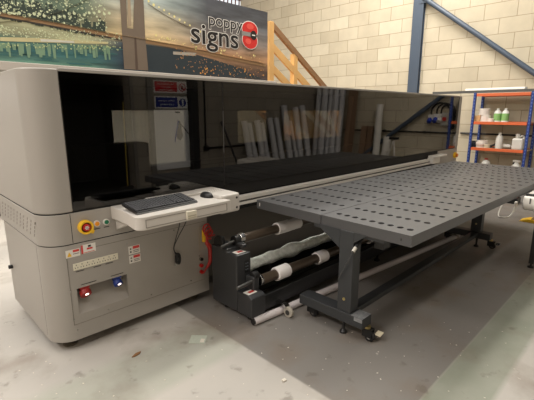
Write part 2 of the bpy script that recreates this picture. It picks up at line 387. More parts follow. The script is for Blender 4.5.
flat('printed_bridge_deck', [(-20, 10), (0, 13.2), (60, 24), (122, 36), (180, 46), (225, 56), (266, 64.5), (266, 67), (225, 58.8), (180, 49), (122, 39.5), (60, 27), (0, 16), (-20, 13)], pm('print_deck', (150, 118, 84)), .0030)
flat('printed_bridge_shadow', [(-20, 13), (0, 16), (60, 27), (122, 39.5), (122, 41), (60, 28.6), (0, 17.4), (-20, 14.2)], pm('print_deck_dark', (62, 56, 50)), .0030)
flat('printed_bridge_tower', [(119.5, -6), (126, -6), (127, 28), (133, 29), (134, -6), (143, -6), (145, 36), (148, 70.5), (124, 69)], pm('print_tower', (122, 108, 94)), .0036)
flat('printed_tower_arch', [(127, -6), (130, -6), (131, 26), (128, 26)], pm('print_tower_light', (176, 156, 130)), .0044)
flat('printed_tower_leg', [(134, 38), (136, 38), (138, 69.7), (135.4, 69.5)], pm('print_tower_shade', (92, 76, 66)), .0044)
flat('printed_boat_light', [(173, 51.5), (196, 53), (196, 56), (173, 54.5)], pm('print_boat', (178, 170, 158)), .0030)
def line(nm, pts, w, m, d):
    for k, (a, b_) in enumerate(zip(pts, pts[1:])):
        A, B = bp(*a), bp(*b_)
        if B[2] > zb1 or A[2] > zb1: continue
        MB().bar((A[0], BY-d, A[2]), (B[0], BY-d, B[2]), w, .0006, up=(0, 0, 1)).build(nm, m, bn)
pk = pm('print_cable', (118, 104, 84))
line('printed_cable', [(148, 4), (165, 15), (180, 23), (200, 32), (220, 39.5), (240, 45)], .008, pk, .0026)
line('printed_cable', [(-2, 22), (30, 20), (60, 12), (90, -2)], .008, pk, .0026)
line('printed_deck_edge', [(0, 12.6), (60, 23.4), (122, 35.4), (180, 45.4), (225, 55.4), (264, 63.6)], .010, pm('print_deck_light', (214, 182, 130)), .0038)
# lights printed on the picture
def dots(name, pts, m, d):
    b = MB()
    for (u, v, r) in pts:
        x, y, z = bp(u, v)
        if z+r*.009 > zb1 or x+r*.009 > BX1 or z-r*.009 < zb0: continue
        b.prism([(x+r*.009*math.cos(t*PI/4), z+r*.009*math.sin(t*PI/4)) for t in range(8)], 'y', BY-d-.0005, BY-d)
    o = b.build(name, m, bn); o['kind'] = 'stuff'; return o
P1 = []
for k in range(13): t = k/12; P1.append((138+t*62, -4+t*36+t*(1-t)*-3+random.uniform(-.6, .6), random.uniform(.9, 1.7)))
for k in range(60): t = random.random(); P1.append((147+t*115, 38.5+t*23+random.uniform(-5, 1), random.choice((.4, .6, .8, 1.3))))
dots('printed_cable_lights', P1, pm('print_glow', (246, 232, 160)), .0050)
P2 = [(random.uniform(0, 108), 0, 0) for _ in range(330)]
P2 = [(u, random.uniform(-3, 12+u*.19), random.choice((.3, .35, .4, .5, .6, 1.0))) for u, _, _ in P2]
for k in range(24): u = k*5-6; P2.append((u, 16-abs(u-52)*.05+random.uniform(-2, 2), 1.5))
for k in range(260): u = random.uniform(-5, 120); P2.append((u, 33+u*.07+random.uniform(-8, 3), random.uniform(.25, .7)))
dots('printed_city_lights', P2, pm('print_pale', (214, 222, 184)), .0056)
P3 = [(random.uniform(175, 264), random.uniform(0, 1), random.uniform(.25, .9)) for _ in range(150)]
P3 = [(u, 50+(u-175)*.24+random.uniform(-2, 18), r) for u, _, r in P3]
dots('printed_harbour_lights', P3, pm('print_amber', (196, 146, 98)), .0046)
P4 = [(random.uniform(200, 264), random.uniform(68, 76), random.uniform(.4, 1.3)) for _ in range(30)]
P5 = [(random.uniform(-4, 120), random.uniform(0, 1), random.uniform(.3, .8)) for _ in range(90)]
P5 = [(u, 42+u*.03+k_*5, r) for u, k_, r in P5]
dots('printed_quay_glints', P5, pm('print_glint', (196, 206, 150)), .0064)
rs_ = MB()
for k in range(34):
    u = random.uniform(-6, 112); A, B = bp(u, 43+u*.03), bp(u+.3, 43+u*.03+random.uniform(5, 14)); w = random.uniform(.006, .02)
    rs_.prism([(A[0]-w, A[2]), (A[0]+w, A[2]), (A[0]+w*.7, B[2]), (A[0]-w*.7, B[2])], 'y', BY-.0029-k*.00001, BY-.0024)
rs_ = rs_.build('printed_light_reflections', pm('print_reflect', (126, 156, 128)), bn); rs_['kind'] = 'stuff'
dots('printed_warm_lights', P4, pm('print_orange', (236, 170, 90)), .0052)
# lettering and poppy
txw = mat('letter_white', (236, 232, 226), .4, noise=.02); txk = mat('letter_black', (34, 30, 30), .4, noise=.02)
c1 = at_y(225.5, 23.0, BY); c2 = at_y(215.5, 37.0, BY)
for nm, body, size, c, sx in (('poppy', 'poppy', .185, c1, 1.14), ('signs', 'signs', .315, c2, 1.20)):
    text(body, size, (c.x, BY-.0062, c.z), RF, txw, bn, 'lettering_outline', .0004, .011 if nm == 'signs' else .008, sx)
    text(body, size, (c.x, BY-.0075, c.z), RF, txk, bn, 'lettering', .0004, 0.0035 if nm == 'signs' else .001, sx)
pc = at_y(249.5, 35, BY); R_ = .088
pop = mat('poppy_red', (214, 48, 44), .4, noise=.06); popl = mat('poppy_red_light', (236, 92, 80), .4, noise=.03)
def lobe(cx, cz, rx, rz, m, nm, d): 
    b = MB(); b.prism([(cx+rx*math.cos(t*PI/14), cz+rz*math.sin(t*PI/14)) for t in range(28)], 'y', BY-d-.0006, BY-d); return b.build(nm, m, bn)
lobe(pc.x+.002, pc.z+.062, .142, .104, txw, 'poppy_outline', .0062); lobe(pc.x+.002, pc.z-.062, .138, .112, txw, 'poppy_outline', .0068)
lobe(pc.x+.002, pc.z+.062, .132, .094, pop, 'poppy_petal', .0076); lobe(pc.x+.002, pc.z-.066, .128, .101, pop, 'poppy_petal', .0076)
lobe(pc.x+.005, pc.z+.10, .062, .034, popl, 'petal_shine', .0084); lobe(pc.x-.03, pc.z-.08, .05, .034, popl, 'petal_shine', .0084)
MB().box(pc.x-.14, pc.x+.06, BY-.0092, BY-.0086, pc.z-.020, pc.z+.030).build('poppy_band', mat('band_grey', (150, 146, 142), .4, noise=.02), bn)
lobe(pc.x+.062, pc.z+.002, .054, .056, txk, 'poppy_centre', .0096)
MB().box(pc.x+.035, pc.x+.09, BY-.0108, BY-.0102, pc.z-.004, pc.z+.009).build('poppy_bar', txw, bn)

# ------------------------------------------------------------------ pine stair behind the banner
SY0, SY1 = 4.03, 4.75
s0 = at_y(271, 24, SY0); s1 = at_y(320, 82, SY0); sl = (s1.z-s0.z)/(s1.x-s0.x)
stp = thing('timber_stair', (4.9, 4.4, 0), 'pine timber stair with handrail descending beside the banner', 'stair')
nx = at_y(270.5, 40, SY0).x
def sline(dz, xa, xb, y): return (xa, y, s0.z+sl*(xa-s0.x)+dz), (xb, y, s0.z+sl*(xb-s0.x)+dz)
xe = s0.x+(1.02-s0.z)/sl
MB().box(nx-.045, nx+.04, SY0-.03, SY0+.06, 1.80, s0.z+.03).build('newel_post', wood, stp, bevel=.004)
x2 = at_y(295, 60, SY0).x
for k, xx in enumerate((x2, x2+1.15, xe-.05)):
    ztop = s0.z+sl*(xx-s0.x)-.02; zbot = max(0, ztop-1.0)
    MB().box(xx-.04, xx+.04, SY0-.02, SY0+.06, zbot, ztop).build('baluster_post', wood, stp, bevel=.004)
a, b = sline(0, nx, xe, SY0+.0); MB().bar(a, b, .05, .075).build('handrail', woodd, stp, bevel=.004)
a, b = sline(-.27, nx, xe, SY0-.0); MB().bar(a, b, .03, .095).build('mid_rail', wood, stp, bevel=.003)
a, b = sline(-.55, nx, xe, SY0-.0); MB().bar(a, b, .03, .095).build('mid_rail', wood, stp, bevel=.003)
a, b = sline(0, nx, xe, SY1); MB().bar(a, b, .05, .075).build('handrail', woodd, stp, bevel=.004)
xg = s0.x+(.12-(s0.z-.85))/sl
for yy in (SY0+.03, SY1-.03):
    a, b = sline(-.82, nx+.05, xg, yy); MB().bar(a, b, .04, .2).build('stringer', wood, stp, bevel=.003)
n = 9
for k in range(n):
    z = 1.72-(k+1)*.178; x = s0.x+((z+.82-s0.z)/sl)
    if z > .1: MB().box(x-.12, x+.12, SY0+.05, SY1-.05, z-.015, z+.02).build('tread', wood, stp, bevel=.003)
# a second stair in outline: the back-handrail posts
for xx in (nx+.05, x2+.8):
    zt_ = s0.z+sl*(xx-s0.x)-.02; MB().box(xx-.04, xx+.04, SY1-.03, SY1+.05, max(0, zt_-.95), zt_).build('baluster_post', wood, stp, bevel=.004)

# ------------------------------------------------------------------ the printer
XL0, XR0, YR = .59, 6.60, 3.26
pr = thing('flatbed_printer', (3.6, 2.8, 0), 'huge light grey flatbed printer with a dark mirror-like glass hood', 'printer')
def outline(x0, x1, y0, y1, r, left=True, right=False):
    p = []
    if left: p += [(x, y) for x, y in arc(x0+r, y0+r, r, 180, 270, 10)]
    else: p += [(x0, y0)]
    if right: p += [(x, y) for x, y in arc(x1-r, y0+r, r, 270, 360, 10)]
    else: p += [(x1, y0)]
    p += [(x1, y1), (x0, y1)]; return p
def boolean_cut(o, cutter):
    md_ = o.modifiers.new('cut', 'BOOLEAN'); md_.object = cutter; md_.operation = 'DIFFERENCE'; md_.solver = 'EXACT'
    bpy.context.view_layer.update(); dg = bpy.context.evaluated_depsgraph_get()
    me = bpy.data.meshes.new_from_object(o.evaluated_get(dg)); o.modifiers.clear(); o.data = me
    bpy.data.objects.remove(cutter)
RC = .13
low = MB().prism(outline(XL0, 1.68, F, YR-.07, RC), 'z', .065, .655).build('lower_cabinet', cab, pr, smooth=True)
cut = MB().prism([(F-.05, .21), (F, .222), (F+.11, .385), (F-.05, .385)], 'x', .735, 1.045).build('cutter', cab); cut.location = pr.location*-1+Vector((0, 0, 0))
cut.location = (0, 0, 0)
boolean_cut(low, cut)
for p in low.data.polygons: p.use_smooth = False
low.data.set_sharp_from_angle(angle=math.radians(30))
for p in low.data.polygons: p.use_smooth = True
MB().prism(outline(XL0+.004, 1.67, F+.004, YR-.01, RC-.004), 'z', .655, .6605).build('seam_gap', dark, pr)
MB().prism(outline(XL0, 1.68, F, YR, RC), 'z', .6605, .838).build('control_band', cab, pr, bevel=.002, smooth=True)
MB().prism(outline(XL0+.004, 1.67, F+.004, YR+.0, RC-.004), 'z', .838, .8445).build('seam_gap', dark, pr)
# band vents on the left side: rows of slanted slots
for k in range(11):
    y0 = 2.46+k*.072
    vb = MB()
    for j in range(4): vb.bar((XL0+.0005, y0-j*.014, .705+j*.026), (XL0+.0005, y0-j*.014-.008, .705+j*.026+.015), .0035, .004, up=(1, 0, 0))
    vb.build('vent_slot', mat('vent_shade', (128, 122, 114), .6, noise=.05), pr)
MB().box(.7415, .7445, F-.0008, F+.002, .665, .836).build('panel_seam', dark, pr)
# access panel seams on the lower cabinet front
sb_ = MB()
for x0, x1, z0, z1 in ((.70, 1.66, .612, .6145), (.70, 1.64, .165, .167), (.699, .7015, .165, .6145)): sb_.box(x0, x1, F-.0008, F+.002, z0, z1)
sb_.build('panel_outline', mat('seam_shade', (112, 106, 98), .6, noise=.05), pr)
for x, z in ((.70, .20), (.70, .38), (.715, .13), (.905, .19), (1.06, .585), (1.2, .19), (1.52, .19), (1.4, .60), (1.6, .36), (.72, .60)): MB().tube([(x, F-.002, z), (x, F+.004, z)], .004, 8).build('panel_screw', chrome, pr)
MB().box(XL0-.0008, XL0+.002, 2.45, 2.452, .09, .65).build('side_seam', mat('seam_shade', (112, 106, 98)), pr)
MB().tube([(XL0-.025, 3.12, .335), (XL0+.002, 3.12, .335)], .014, 12).build('side_knob', black, pr, smooth=True)
# hood: left and right end caps, roof, back with windows, glass
HZ0, HZ1 = .845, 1.615
MB().prism(outline(XL0, .762, F, YR, RC), 'z', HZ0, HZ1).build('hood_end_cap', cab, pr, bevel=.006, smooth=True)
MB().prism(outline(6.392, XR0, F, YR, RC, False, True), 'z', HZ0, HZ1).build('hood_end_cap', cab, pr, bevel=.006, smooth=True)
MB().box(.762, 6.392, F-.001, YR, HZ1-.012, HZ1+.006).build('hood_roof', cab, pr, bevel=.003)
win = []
for (ua, ub, vt, vb_) in ((111.5, 187.5, 110, 161), (237.5, 268, 110.5, 141), (284, 342, 110.5, 136)):
    A = at_y(ua, vt, YR-.03); B = at_y(ub, vb_, YR-.03); win.append((A.x, B.x, B.z, 1.405))
xs = [.762]; bk = MB(); px = .762
for (xa, xb, za, zt_) in win:
    bk.box(px, xa, YR-.03, YR, HZ0, HZ1); bk.box(xa, xb, YR-.03, YR, HZ0, za); bk.box(xa, xb, YR-.03, YR, zt_, HZ1); px = xb
bk.box(px, 6.392, YR-.03, YR, HZ0, HZ1)
bk.build('hood_back', mat('hood_inner_dark', (12, 11, 11), .7, noise=.05), pr)
for (xa, xb, za, zt_) in win: MB().box(xa, xb, YR-.02, YR-.014, za, zt_).build('rear_window', pane, pr)
gx = [.764, at_y(222.5, 100, F).x, 6.390]
for k in range(2):
    MB().box(gx[k]+(.004 if k else 0), gx[k+1], F+.001, F+.007, HZ0+.004, HZ1-.012).build('glass_panel', glass, pr)
MB().box(gx[1]-.001, gx[1]+.004, F-.001, F+.008, 1.10, 1.40).build('glass_joint_strip', alud, pr)
MB().box(gx[1]-.002, gx[1]+.005, F+.0, F+.006, HZ0, HZ1-.012).build('glass_joint', dark, pr)
# printing bed and gantry inside
MB().box(.77, 6.38, F+.05, YR-.04, .72, .80).build('print_bed', darkbed, pr)
MB().box(1.70, 6.38, F+.012, F+.03, .765, .846).build('opening_shade_strip', dark, pr)  # dark strip stands in for the shade of the opening below the glass
gb = MB().box(.80, 6.37, F+.52, F+.62, .84, .98); gb.build('gantry_beam', mat('gantry_dark', (12, 12, 12), .5, noise=.05), pr, bevel=.01)
MB().box(.9, 1.45, F+.35, F+.52, .83, 1.18).build('print_carriage', mat('carriage_dark', (14, 14, 13), .5, noise=.05), pr, bevel=.02)
# machine base between the cabinets
MB().box(1.68, 5.78, 2.46, YR-.05, .09, .70).build('centre_base', panelgrey, pr, bevel=.004)
# rail along the front
rl = MB(); rl.box(1.70, 5.36, 2.258, 2.308, .725, .760); rl.build('front_rail', alu, pr, bevel=.006)
MB().box(1.70, 5.56, 2.268, 2.308, .712, .726).build('rail_groove', alud, pr)
MB().box(1.70, 5.56, 2.262, 2.36, .688, .711).build('rail_lower_edge', alu, pr, bevel=.003)
MB().box(1.70, 5.60, 2.28, 2.46, .655, .687).build('rail_underside', dark, pr)
# right cabinet and its cap
MB().prism(outline(5.78, XR0, F, YR, RC, False, True), 'z', .065, .838).build('right_cabinet', cab, pr, smooth=True)
cp = MB().prism(outline(5.44, 5.86, 2.20, 2.308, .04, True, True), 'z', .775, .800); cp.build('rail_end_plate', white, pr, bevel=.006, smooth=True)
MB().box(5.42, 5.66, 2.225, 2.308, .69, .775).build('rail_end_block', white, pr, bevel=.01)
es = at_y(456, 156, F-.03)
MB().tube([(es.x, F+.002, .735), (es.x, F-.03, .735)], .045, 8).build('right_emergency_stop_base', yellow, pr)
MB().tube([(es.x, F-.03, .735), (es.x, F-.055, .735)], .026, 16).build('right_emergency_stop_button', mat('estop_orange', (214, 120, 30), .4), pr, smooth=True)
# levelling feet
for (x, y) in ((.70, 2.42), (1.60, 2.42), (.70, 3.15), (1.60, 3.15), (5.9, 2.42), (6.45, 3.15)):
    f = MB(); f.tube([(x, y, .012), (x, y, .07)], .012, 10); f.lathe([(.042, .0), (.042, .008), (.018, .022)], (x, y, 0), 16); f.tube([(x, y, .035), (x, y, .05)], .022, 6)
    f.build('levelling_foot', mat('foot_steel', (120, 112, 100), .4, metal=.7, noise=.1), pr)
# emergency stop, buttons
def disc(nm, x, z, r, y0, y1, m, seg=20, parent=pr): return MB().tube([(x, y0, z), (x, y1, z)], r, seg).build(nm, m, parent, smooth=True, bevel=.0015)
ex, ez = .815, .748
shr = MB().ring((ex, F, ez), (ex, F-.034, ez), .041, .029, 24); e1 = shr.build('emergency_stop_shroud', yellow, pr, bevel=.002)
MB().box(ex+.018, ex+.045, F-.026, F, ez-.042, ez-.018, Matrix.Rotation(.5, 3, 'Y')).build('emergency_stop_tab', yellow, pr, bevel=.004)
disc('emergency_stop_collar', ex, ez, .0285, F, F-.012, mat('estop_dark_red', (110, 28, 24), .5))
eb = disc('emergency_stop_button', ex, ez, .021, F-.012, F-.036, red)
mk = MB()
for k in range(3): mk.box(ex-.012, ex+.012, F-.0372, F-.0368, ez-.003, ez+.003, Matrix.Rotation(k*PI/3, 3, 'Y'))
mk.build('turn_arrows', stickw, eb)
for x, z, m_ in ((.884, .753, amber), (.940, .752, green)):
    r_ = MB().ring((x, F, z), (x, F-.010, z), .0185, .013, 24).build('button_ring', white, pr, smooth=True)
    disc('push_button', x, z, .013, F, F-.016, m_)
MB().box(.865, .905, F-.0006, F, .718, .723).box(.925, .957, F-.0006, F, .718, .723).build('button_captions', stickk, pr)
# stickers
def sticker(x0, x1, z0, z1, kind):
    o = MB().box(x0, x1, F-.0012, F, z0, z1).build('warning_sticker', stickw, pr); w, h = x1-x0, z1-z0
    def lab(nm, a, b, c, d, m_): MB().box(x0+a*w, x0+b*w, F-.0020, F-.0012, z0+c*h, z0+d*h).build(nm, m_, o)
    if kind == 0:
        MB().prism([(x0+.08*w, z0+.15*h), (x0+.4*w, z0+.15*h), (x0+.24*w, z0+.75*h)], 'y', F-.0022, F-.0012).build('warning_triangle', sticky, o)
        lab('red_heading', .5, .95, .62, .92, stickr); lab('text_lines', .5, .92, .35, .42, stickk)
    elif kind == 1:
        lab('red_edge', 0, .13, 0, 1, stickr); lab('black_symbol', .48, .68, .66, .88, stickk); lab('red_word', .38, .78, .38, .58, stickr); lab('red_line', .18, .9, .06, .12, stickr)
    else:
        lab('red_heading', .38, .95, .62, .95, stickr); lab('small_symbol', .12, .24, .2, .4, stickk); lab('small_symbol', .12, .24, .6, .75, stickk); lab('text_lines', .4, .9, .38, .44, stickk); lab('text_lines', .4, .9, .18, .24, stickk)
sticker(.697, .775, .583, .628, 0); sticker(.782, .866, .588, .640, 1)
sticker(1.066, 1.143, .508, .562, 2); sticker(1.066, 1.143, .448, .500, 2)
# socket strip
so = MB().box(.728, .995, F-.006, F, .500, .542).build('socket_strip', socketc, pr, bevel=.002)
hs = MB()
for k in range(8):
    x = .745+k*.032
    for q in ((0, .010), (-.007, -.006), (.007, -.006)): hs.box(x+q[0]-.002, x+q[0]+.002, F-.0068, F-.006, .521+q[1]-.003, .521+q[1]+.003)
hs.build('socket_holes', stickk, so)
for q in (.742, .842, .915): MB().box(q, q+.045, F-.001, F, .487, .491).build('socket_caption', stickk, pr)
MB().box(.76, .85, F-.001, F, .400, .404).box(.94, 1.02, F-.001, F, .400, .404).build('connector_captions', stickk, pr)
# industrial connectors hanging in the recess
for x, m_, s in ((.783, mat('connector_red', (150, 34, 30), .5, noise=.04), .82), (.983, mat('connector_blue', (34, 56, 130), .5, noise=.04), .68)):
    c = MB(); c.tube([(x, F+.05, .385), (x, F+.012, .345)], .034*s, 16); c.tube([(x, F+.018, .352), (x, F-.004, .333)], .040*s, 16)
    o = c.build('power_connector', m_, pr, smooth=True, bevel=.002)
    MB().box(x-.034*s, x+.034*s, F+.0, F+.06, .372, .3845).build('connector_lid', m_, o, bevel=.003)
    MB().tube([(x+.004, F-.0035, .340), (x+.004, F-.008, .336)], .011, 12).build('pilot_lamp', lampw, o)
# keyboard shelf
dk = MB().prism([(.975, F), (.975, 2.10)] + arc(.955+.05, 1.93+.05, .05, 190, 270, 6)+[(1.597, 1.93), (1.597, F)], 'z', .766, .842)
dko = dk.build('keyboard_shelf', cream, pr, bevel=.004, smooth=True)
MB().box(1.0, 1.565, 1.927, 1.9305, .779, .781).box(1.0, 1.565, 1.927, 1.9305, .823, .825).box(1.0, 1.002, 1.927, 1.9305, .779, .825).box(1.563, 1.565, 1.927, 1.9305, .779, .825).build('drawer_outline', mat('desk_seam', (128, 122, 114), .6), dko)
MB().box(1.255, 1.325, 1.915, 1.93, .778, .826).build('drawer_handle', mat('handle_pale', (214, 208, 190), .4, noise=.02), dko, bevel=.003)
MB().box(1.262, 1.318, 1.913, 1.916, .796, .802).box(1.262, 1.318, 1.913, 1.916, .785, .789).build('handle_slots', mat('handle_slot', (170, 164, 146), .5), dko)
MB().prism([(F, .69), (F, .766), (2.12, .766)], 'x', 1.0, 1.03).build('shelf_bracket', cream, pr, bevel=.002)
MB().box(1.56, 1.728, 1.985, 2.30, .738, .866).build('shelf_end_block', cream, pr, bevel=.018, seg=4)
MB().box(1.20, 1.60, 2.20, F-.001, .842, .858).build('shelf_back_ledge', cream, pr, bevel=.004)
vt = MB()
for k in range(6):
    for j in range(3): vt.tube([(1.60+k*.018, 2.12+j*.03, .8655), (1.60+k*.018, 2.12+j*.03, .8672)], .004, 6)
vt.build('vent_holes', mat('vent_shade', (92, 86, 78)), pr)
for z in (.835, .768): MB().tube([(1.695, 1.983, z), (1.695, 1.987, z)], .008, 12).build('block_bolt', black, pr)
# valve panel near the air gun
MB().box(1.60, 1.67, F-.003, F, .40, .58).build('valve_plate', mat('valve_grey', (168, 160, 148), .5, noise=.02), pr, bevel=.001)
for z, m_ in ((.335, chrome), (.285, red), (.235, red)): MB().tube([(1.61, F+.0, z), (1.61, F-.02, z)], .014, 12).build('valve_knob', m_, pr, smooth=True)

# ------------------------------------------------------------------ things on and at the printer
kb = thing('keyboard', (1.22, 2.12, .842), 'black computer keyboard on the cream pull-out shelf', 'keyboard')
kyaw = math.atan2(2.079-1.993, 1.426-.962); 
kx0, kw, kd = Vector((.985, 1.995, 0)), .415, .165
e1v = Vector((math.cos(.055), math.sin(.055), 0)); e2v = Vector((-math.sin(.055), math.cos(.055), 0))
def kp(a, b, z): p = kx0+e1v*a+e2v*b; return (p.x, p.y, z)
def kbox(mb, a0, a1, b0, b1, z0, z1, tilt=0):
    vs = [mb.bm.verts.new(kp(a, b, z+(tilt*b))) for z in (z0, z1) for a, b in ((a0, b0), (a1, b0), (a1, b1), (a0, b1))]
    for f in ((3, 2, 1, 0), (4, 5, 6, 7), (0, 1, 5, 4), (1, 2, 6, 5), (2, 3, 7, 6), (3, 0, 4, 7)): mb.bm.faces.new([vs[i] for i in f])
m = MB(); kbox(m, 0, kw, 0, kd, .8425, .858, .16); m.build('keyboard_body', keylit, kb, bevel=.004)
m = MB(); kbox(m, .0, kw, -.004, .004, .8425, .852); m.build('front_edge', mat('edge_grey', (120, 122, 124), .3, metal=.4), kb)
rowsw = 6
for rrow in range(6):
    b0 = .012+rrow*.0235; k = 0; a = .008
    m = MB()
    while a < kw-.02:
        w = .0165
        if rrow == 0 and .07 < a < .09: w = .095
        if .262 < a < .275 or .328 < a < .34: a += .008
        kbox(m, a, min(a+w-.003, kw-.006), b0, b0+.0195, .858, .8655, .16); a += w+.0005
    m.build('key_row', keyc, kb, bevel=.0015)
ms = thing('computer_mouse', (1.535, 2.12, .842), 'black computer mouse on the cream shelf right of the keyboard', 'mouse')
bm_ = MB(); pr_ = []
cx0, cy0 = 1.545, 2.115
for i in range(9):
    th = i/8*PI/2; z = .8425+.034*math.sin(th); s = math.cos(th)**.75 if i < 8 else .02
    pr_.append([bm_.bm.verts.new((cx0+.034*s*math.cos(t*PI/10)*1.0, cy0+.058*s*math.sin(t*PI/10), z)) for t in range(20)])
for A, B in zip(pr_, pr_[1:]):
    for k in range(20): bm_.bm.faces.new((A[k], A[(k+1) % 20], B[(k+1) % 20], B[k]))
bm_.bm.faces.new(pr_[0][::-1]); bm_.bm.faces.new(pr_[-1])
bm_.build('mouse_body', black, ms, smooth=True)
MB().tube([(cx0-.004, cy0-.03, .8712), (cx0+.004, cy0-.03, .8712)], .008, 12).build('scroll_wheel', mat('wheel_grey', (90, 92, 94), .4), ms)
cbl = curve_pts([(1.395, 2.2, .766), (1.392, 2.22, .66), (1.388, 2.27, .55), (1.38, 2.29, .47), (1.405, 2.288, .42), (1.40, 2.288, .36)], 6)
cb_ = thing('hanging_cable', (1.40, 2.28, .36), 'thin black cable with a bundled coil hanging below the keyboard shelf', 'cable')
MB().tube(cbl, .0028, 6).build('cable_strand', black, cb_, smooth=True)
MB().tube(curve_pts([(1.455, 2.2, .766), (1.463, 2.25, .66), (1.42, 2.29, .55), (1.385, 2.293, .48), (1.40, 2.29, .41)], 6), .0028, 6).build('cable_strand', black, cb_, smooth=True)
cc = MB()
for k in range(4): cc.tube([(1.398+.014*math.cos(t*PI/6)+k*.003, 2.285-.004*k, .40+.040*math.sin(t*PI/6)) for t in range(13)], .0035, 6)
cc.build('coil', black, cb_, smooth=True)
MB().box(1.383, 1.397, 2.28, 2.295, .345, .365).build('plug', mat('plug_grey', (170, 168, 160), .5), cb_, bevel=.002)

ag = thing('air_gun', (1.655, 2.28, .20), 'red air gun with yellow trigger and coiled red hose hanging on the printer', 'air gun')
hc = []
for t in range(40): hc.append((1.645+.032*math.cos(t*.45), 2.275-.0012*t, .575+.030*math.sin(t*.45)-t*.0012))
MB().tube(hc, .006, 8).build('coiled_hose', mat('air_gun_red', (176, 44, 38), .45, noise=.05), ag, smooth=True)
MB().tube(curve_pts([(1.655, 2.27, .53), (1.64, 2.265, .47), (1.665, 2.26, .42), (1.672, 2.262, .36), (1.665, 2.27, .30), (1.64, 2.28, .26)], 6), .019, 10, rs=[.008+.011*math.sin(PI*i/30) for i in range(31)]).build('gun_body', mat('air_gun_red', (176, 44, 38), .45, noise=.05), ag, smooth=True)
MB().box(1.612, 1.632, 2.262, 2.285, .47, .56).build('trigger', yellow, ag, bevel=.004)
MB().tube([(1.64, 2.28, .26), (1.615, 2.285, .225)], .006, 8).build('nozzle', mat('air_gun_red', (176, 44, 38), .45, noise=.05), ag, smooth=True)
MB().tube([(1.665, 2.27, .50), (1.72, 2.27, .505)], .005, 8).build('hose_tail', mat('air_gun_red', (176, 44, 38), .45, noise=.05), ag, smooth=True)

# ------------------------------------------------------------------ winder (roll holder) under the table
wd = thing('media_winder', (2.9, 2.0, 0), 'black roll winder unit with two shafts standing under the perforated table', 'winder')
WX0, WX1, WXR = 1.624, 1.755, 4.75
MB().prism([(2.19, .052), (2.19, .475), (2.02, .475), (2.02, .455), (1.915, .455), (1.915, .052)], 'x', WX0, WX1).build('end_housing', char, wd, bevel=.008)
MB().prism([(2.19, .052), (2.19, .475), (1.915, .475), (1.915, .052)], 'x', WXR, WXR+.13).build('end_housing', char, wd, bevel=.008)
MB().prism([(1.914, .05), (1.914, .205), (1.80, .205), (1.77, .19), (1.77, .05)], 'x', WX0+.001, WX1).build('front_housing', char, wd, bevel=.008)
MB().box(1.70, WX1, 1.83, 1.912, .206, .300).build('shaft_block', char, wd, bevel=.008)
MB().box(1.715, WX1, 1.955, 2.10, .476, .502).build('shaft_block', char, wd, bevel=.006)
kn = MB().tube([(1.715, 1.86, .30), (1.76, 1.86, .30)], .032, 16); kn.build('shaft_clamp', black, wd, smooth=True, bevel=.003)
MB().tube([(1.715, 2.05, .51), (1.80, 2.05, .51)], .036, 16).build('shaft_clamp', black, wd, smooth=True, bevel=.003)
MB().tube([(1.76, 2.05, .515), (1.80, 2.05, .515)], .040, 10).build('clamp_collar', chrome, wd, bevel=.003)
MB().tube([(1.765, 1.85, .262), (1.785, 1.85, .262)], .042, 10).build('clamp_collar', chrome, wd, bevel=.003)
MB().tube([(1.735, 2.03, .53), (1.735, 2.02, .565)], .006, 8).build('clamp_screw', chrome, wd)
MB().tube([(1.60, 2.05, .49), (1.73, 2.05, .51)], .011, 10).build('shaft_handle', mat('rod_grey', (84, 84, 82), .4, metal=.4), wd, smooth=True)
MB().tube([(1.57, 1.85, .262), (1.73, 1.85, .275)], .012, 10).build('shaft_handle', mat('rod_grey', (84, 84, 82), .4), wd, smooth=True)
MB().prism([(2.18, .476), (2.18, .52), (2.14, .545), (2.09, .545), (2.07, .476)], 'x', 1.64, 1.665).build('cable_guard', black, wd, bevel=.003)
us = MB().tube([(1.79, 2.045, .51), (WXR, 2.045, .49)], .034, 20).build('upper_shaft', browntube, wd, smooth=True)
ls = MB().tube([(1.785, 1.85, .255), (WXR, 1.85, .225)], .036, 20).build('lower_shaft', browntube, wd, smooth=True)
MB().tube([(1.785, 2.05, .52), (1.80, 2.05, .52)], .03, 12).build('shaft_ring', black, wd)
def sleeve(x0, x1, y, z, r, z2=None):
    MB().ring((x0, y, z), (x1, y, z2 or z), r, .035, 24).build('core_sleeve', tube_w, wd, bevel=.004, smooth=True)
sleeve(2.14, 2.285, 2.045, .507, .048); sleeve(2.287, 2.41, 2.045, .505, .045)
sleeve(1.93, 2.06, 1.85, .253, .050); sleeve(2.40, 2.52, 1.85, .245, .050); sleeve(3.18, 3.38, 1.85, .235, .050)
# troughs, beams
MB().box(WX1, WXR, 1.79, 1.81, .055, .165).build('front_beam', mat('winder_beam', (36, 37, 38), .35, noise=.05), wd, bevel=.003)
MB().box(WX1, WXR, 1.81, 1.93, .055, .085).build('trough_plate', grimy, wd)
MB().box(WX1, WXR, 1.94, 1.955, .12, .19).build('middle_beam', grimy, wd, bevel=.003)
MB().box(WX1, WXR, 2.13, 2.17, .055, .21).build('rear_beam', mat('winder_beam', (36, 37, 38)), wd, bevel=.003)
MB().box(WX1, WXR, 1.955, 2.13, .10, .11).build('trough_plate', mat('winder_black', (20, 20, 20), .5, noise=.05), wd)
sw = MB().box(1.695, 1.735, 1.912, 1.915, .315, .405).build('control_pad', black, wd, bevel=.002)
kk = MB()
for i in range(2):
    for j in range(3): kk.box(1.702+i*.016, 1.710+i*.016, 1.9105, 1.912, .335+j*.022, .343+j*.022)
kk.build('control_keys', mat('key_mark', (110, 116, 124), .5), sw)
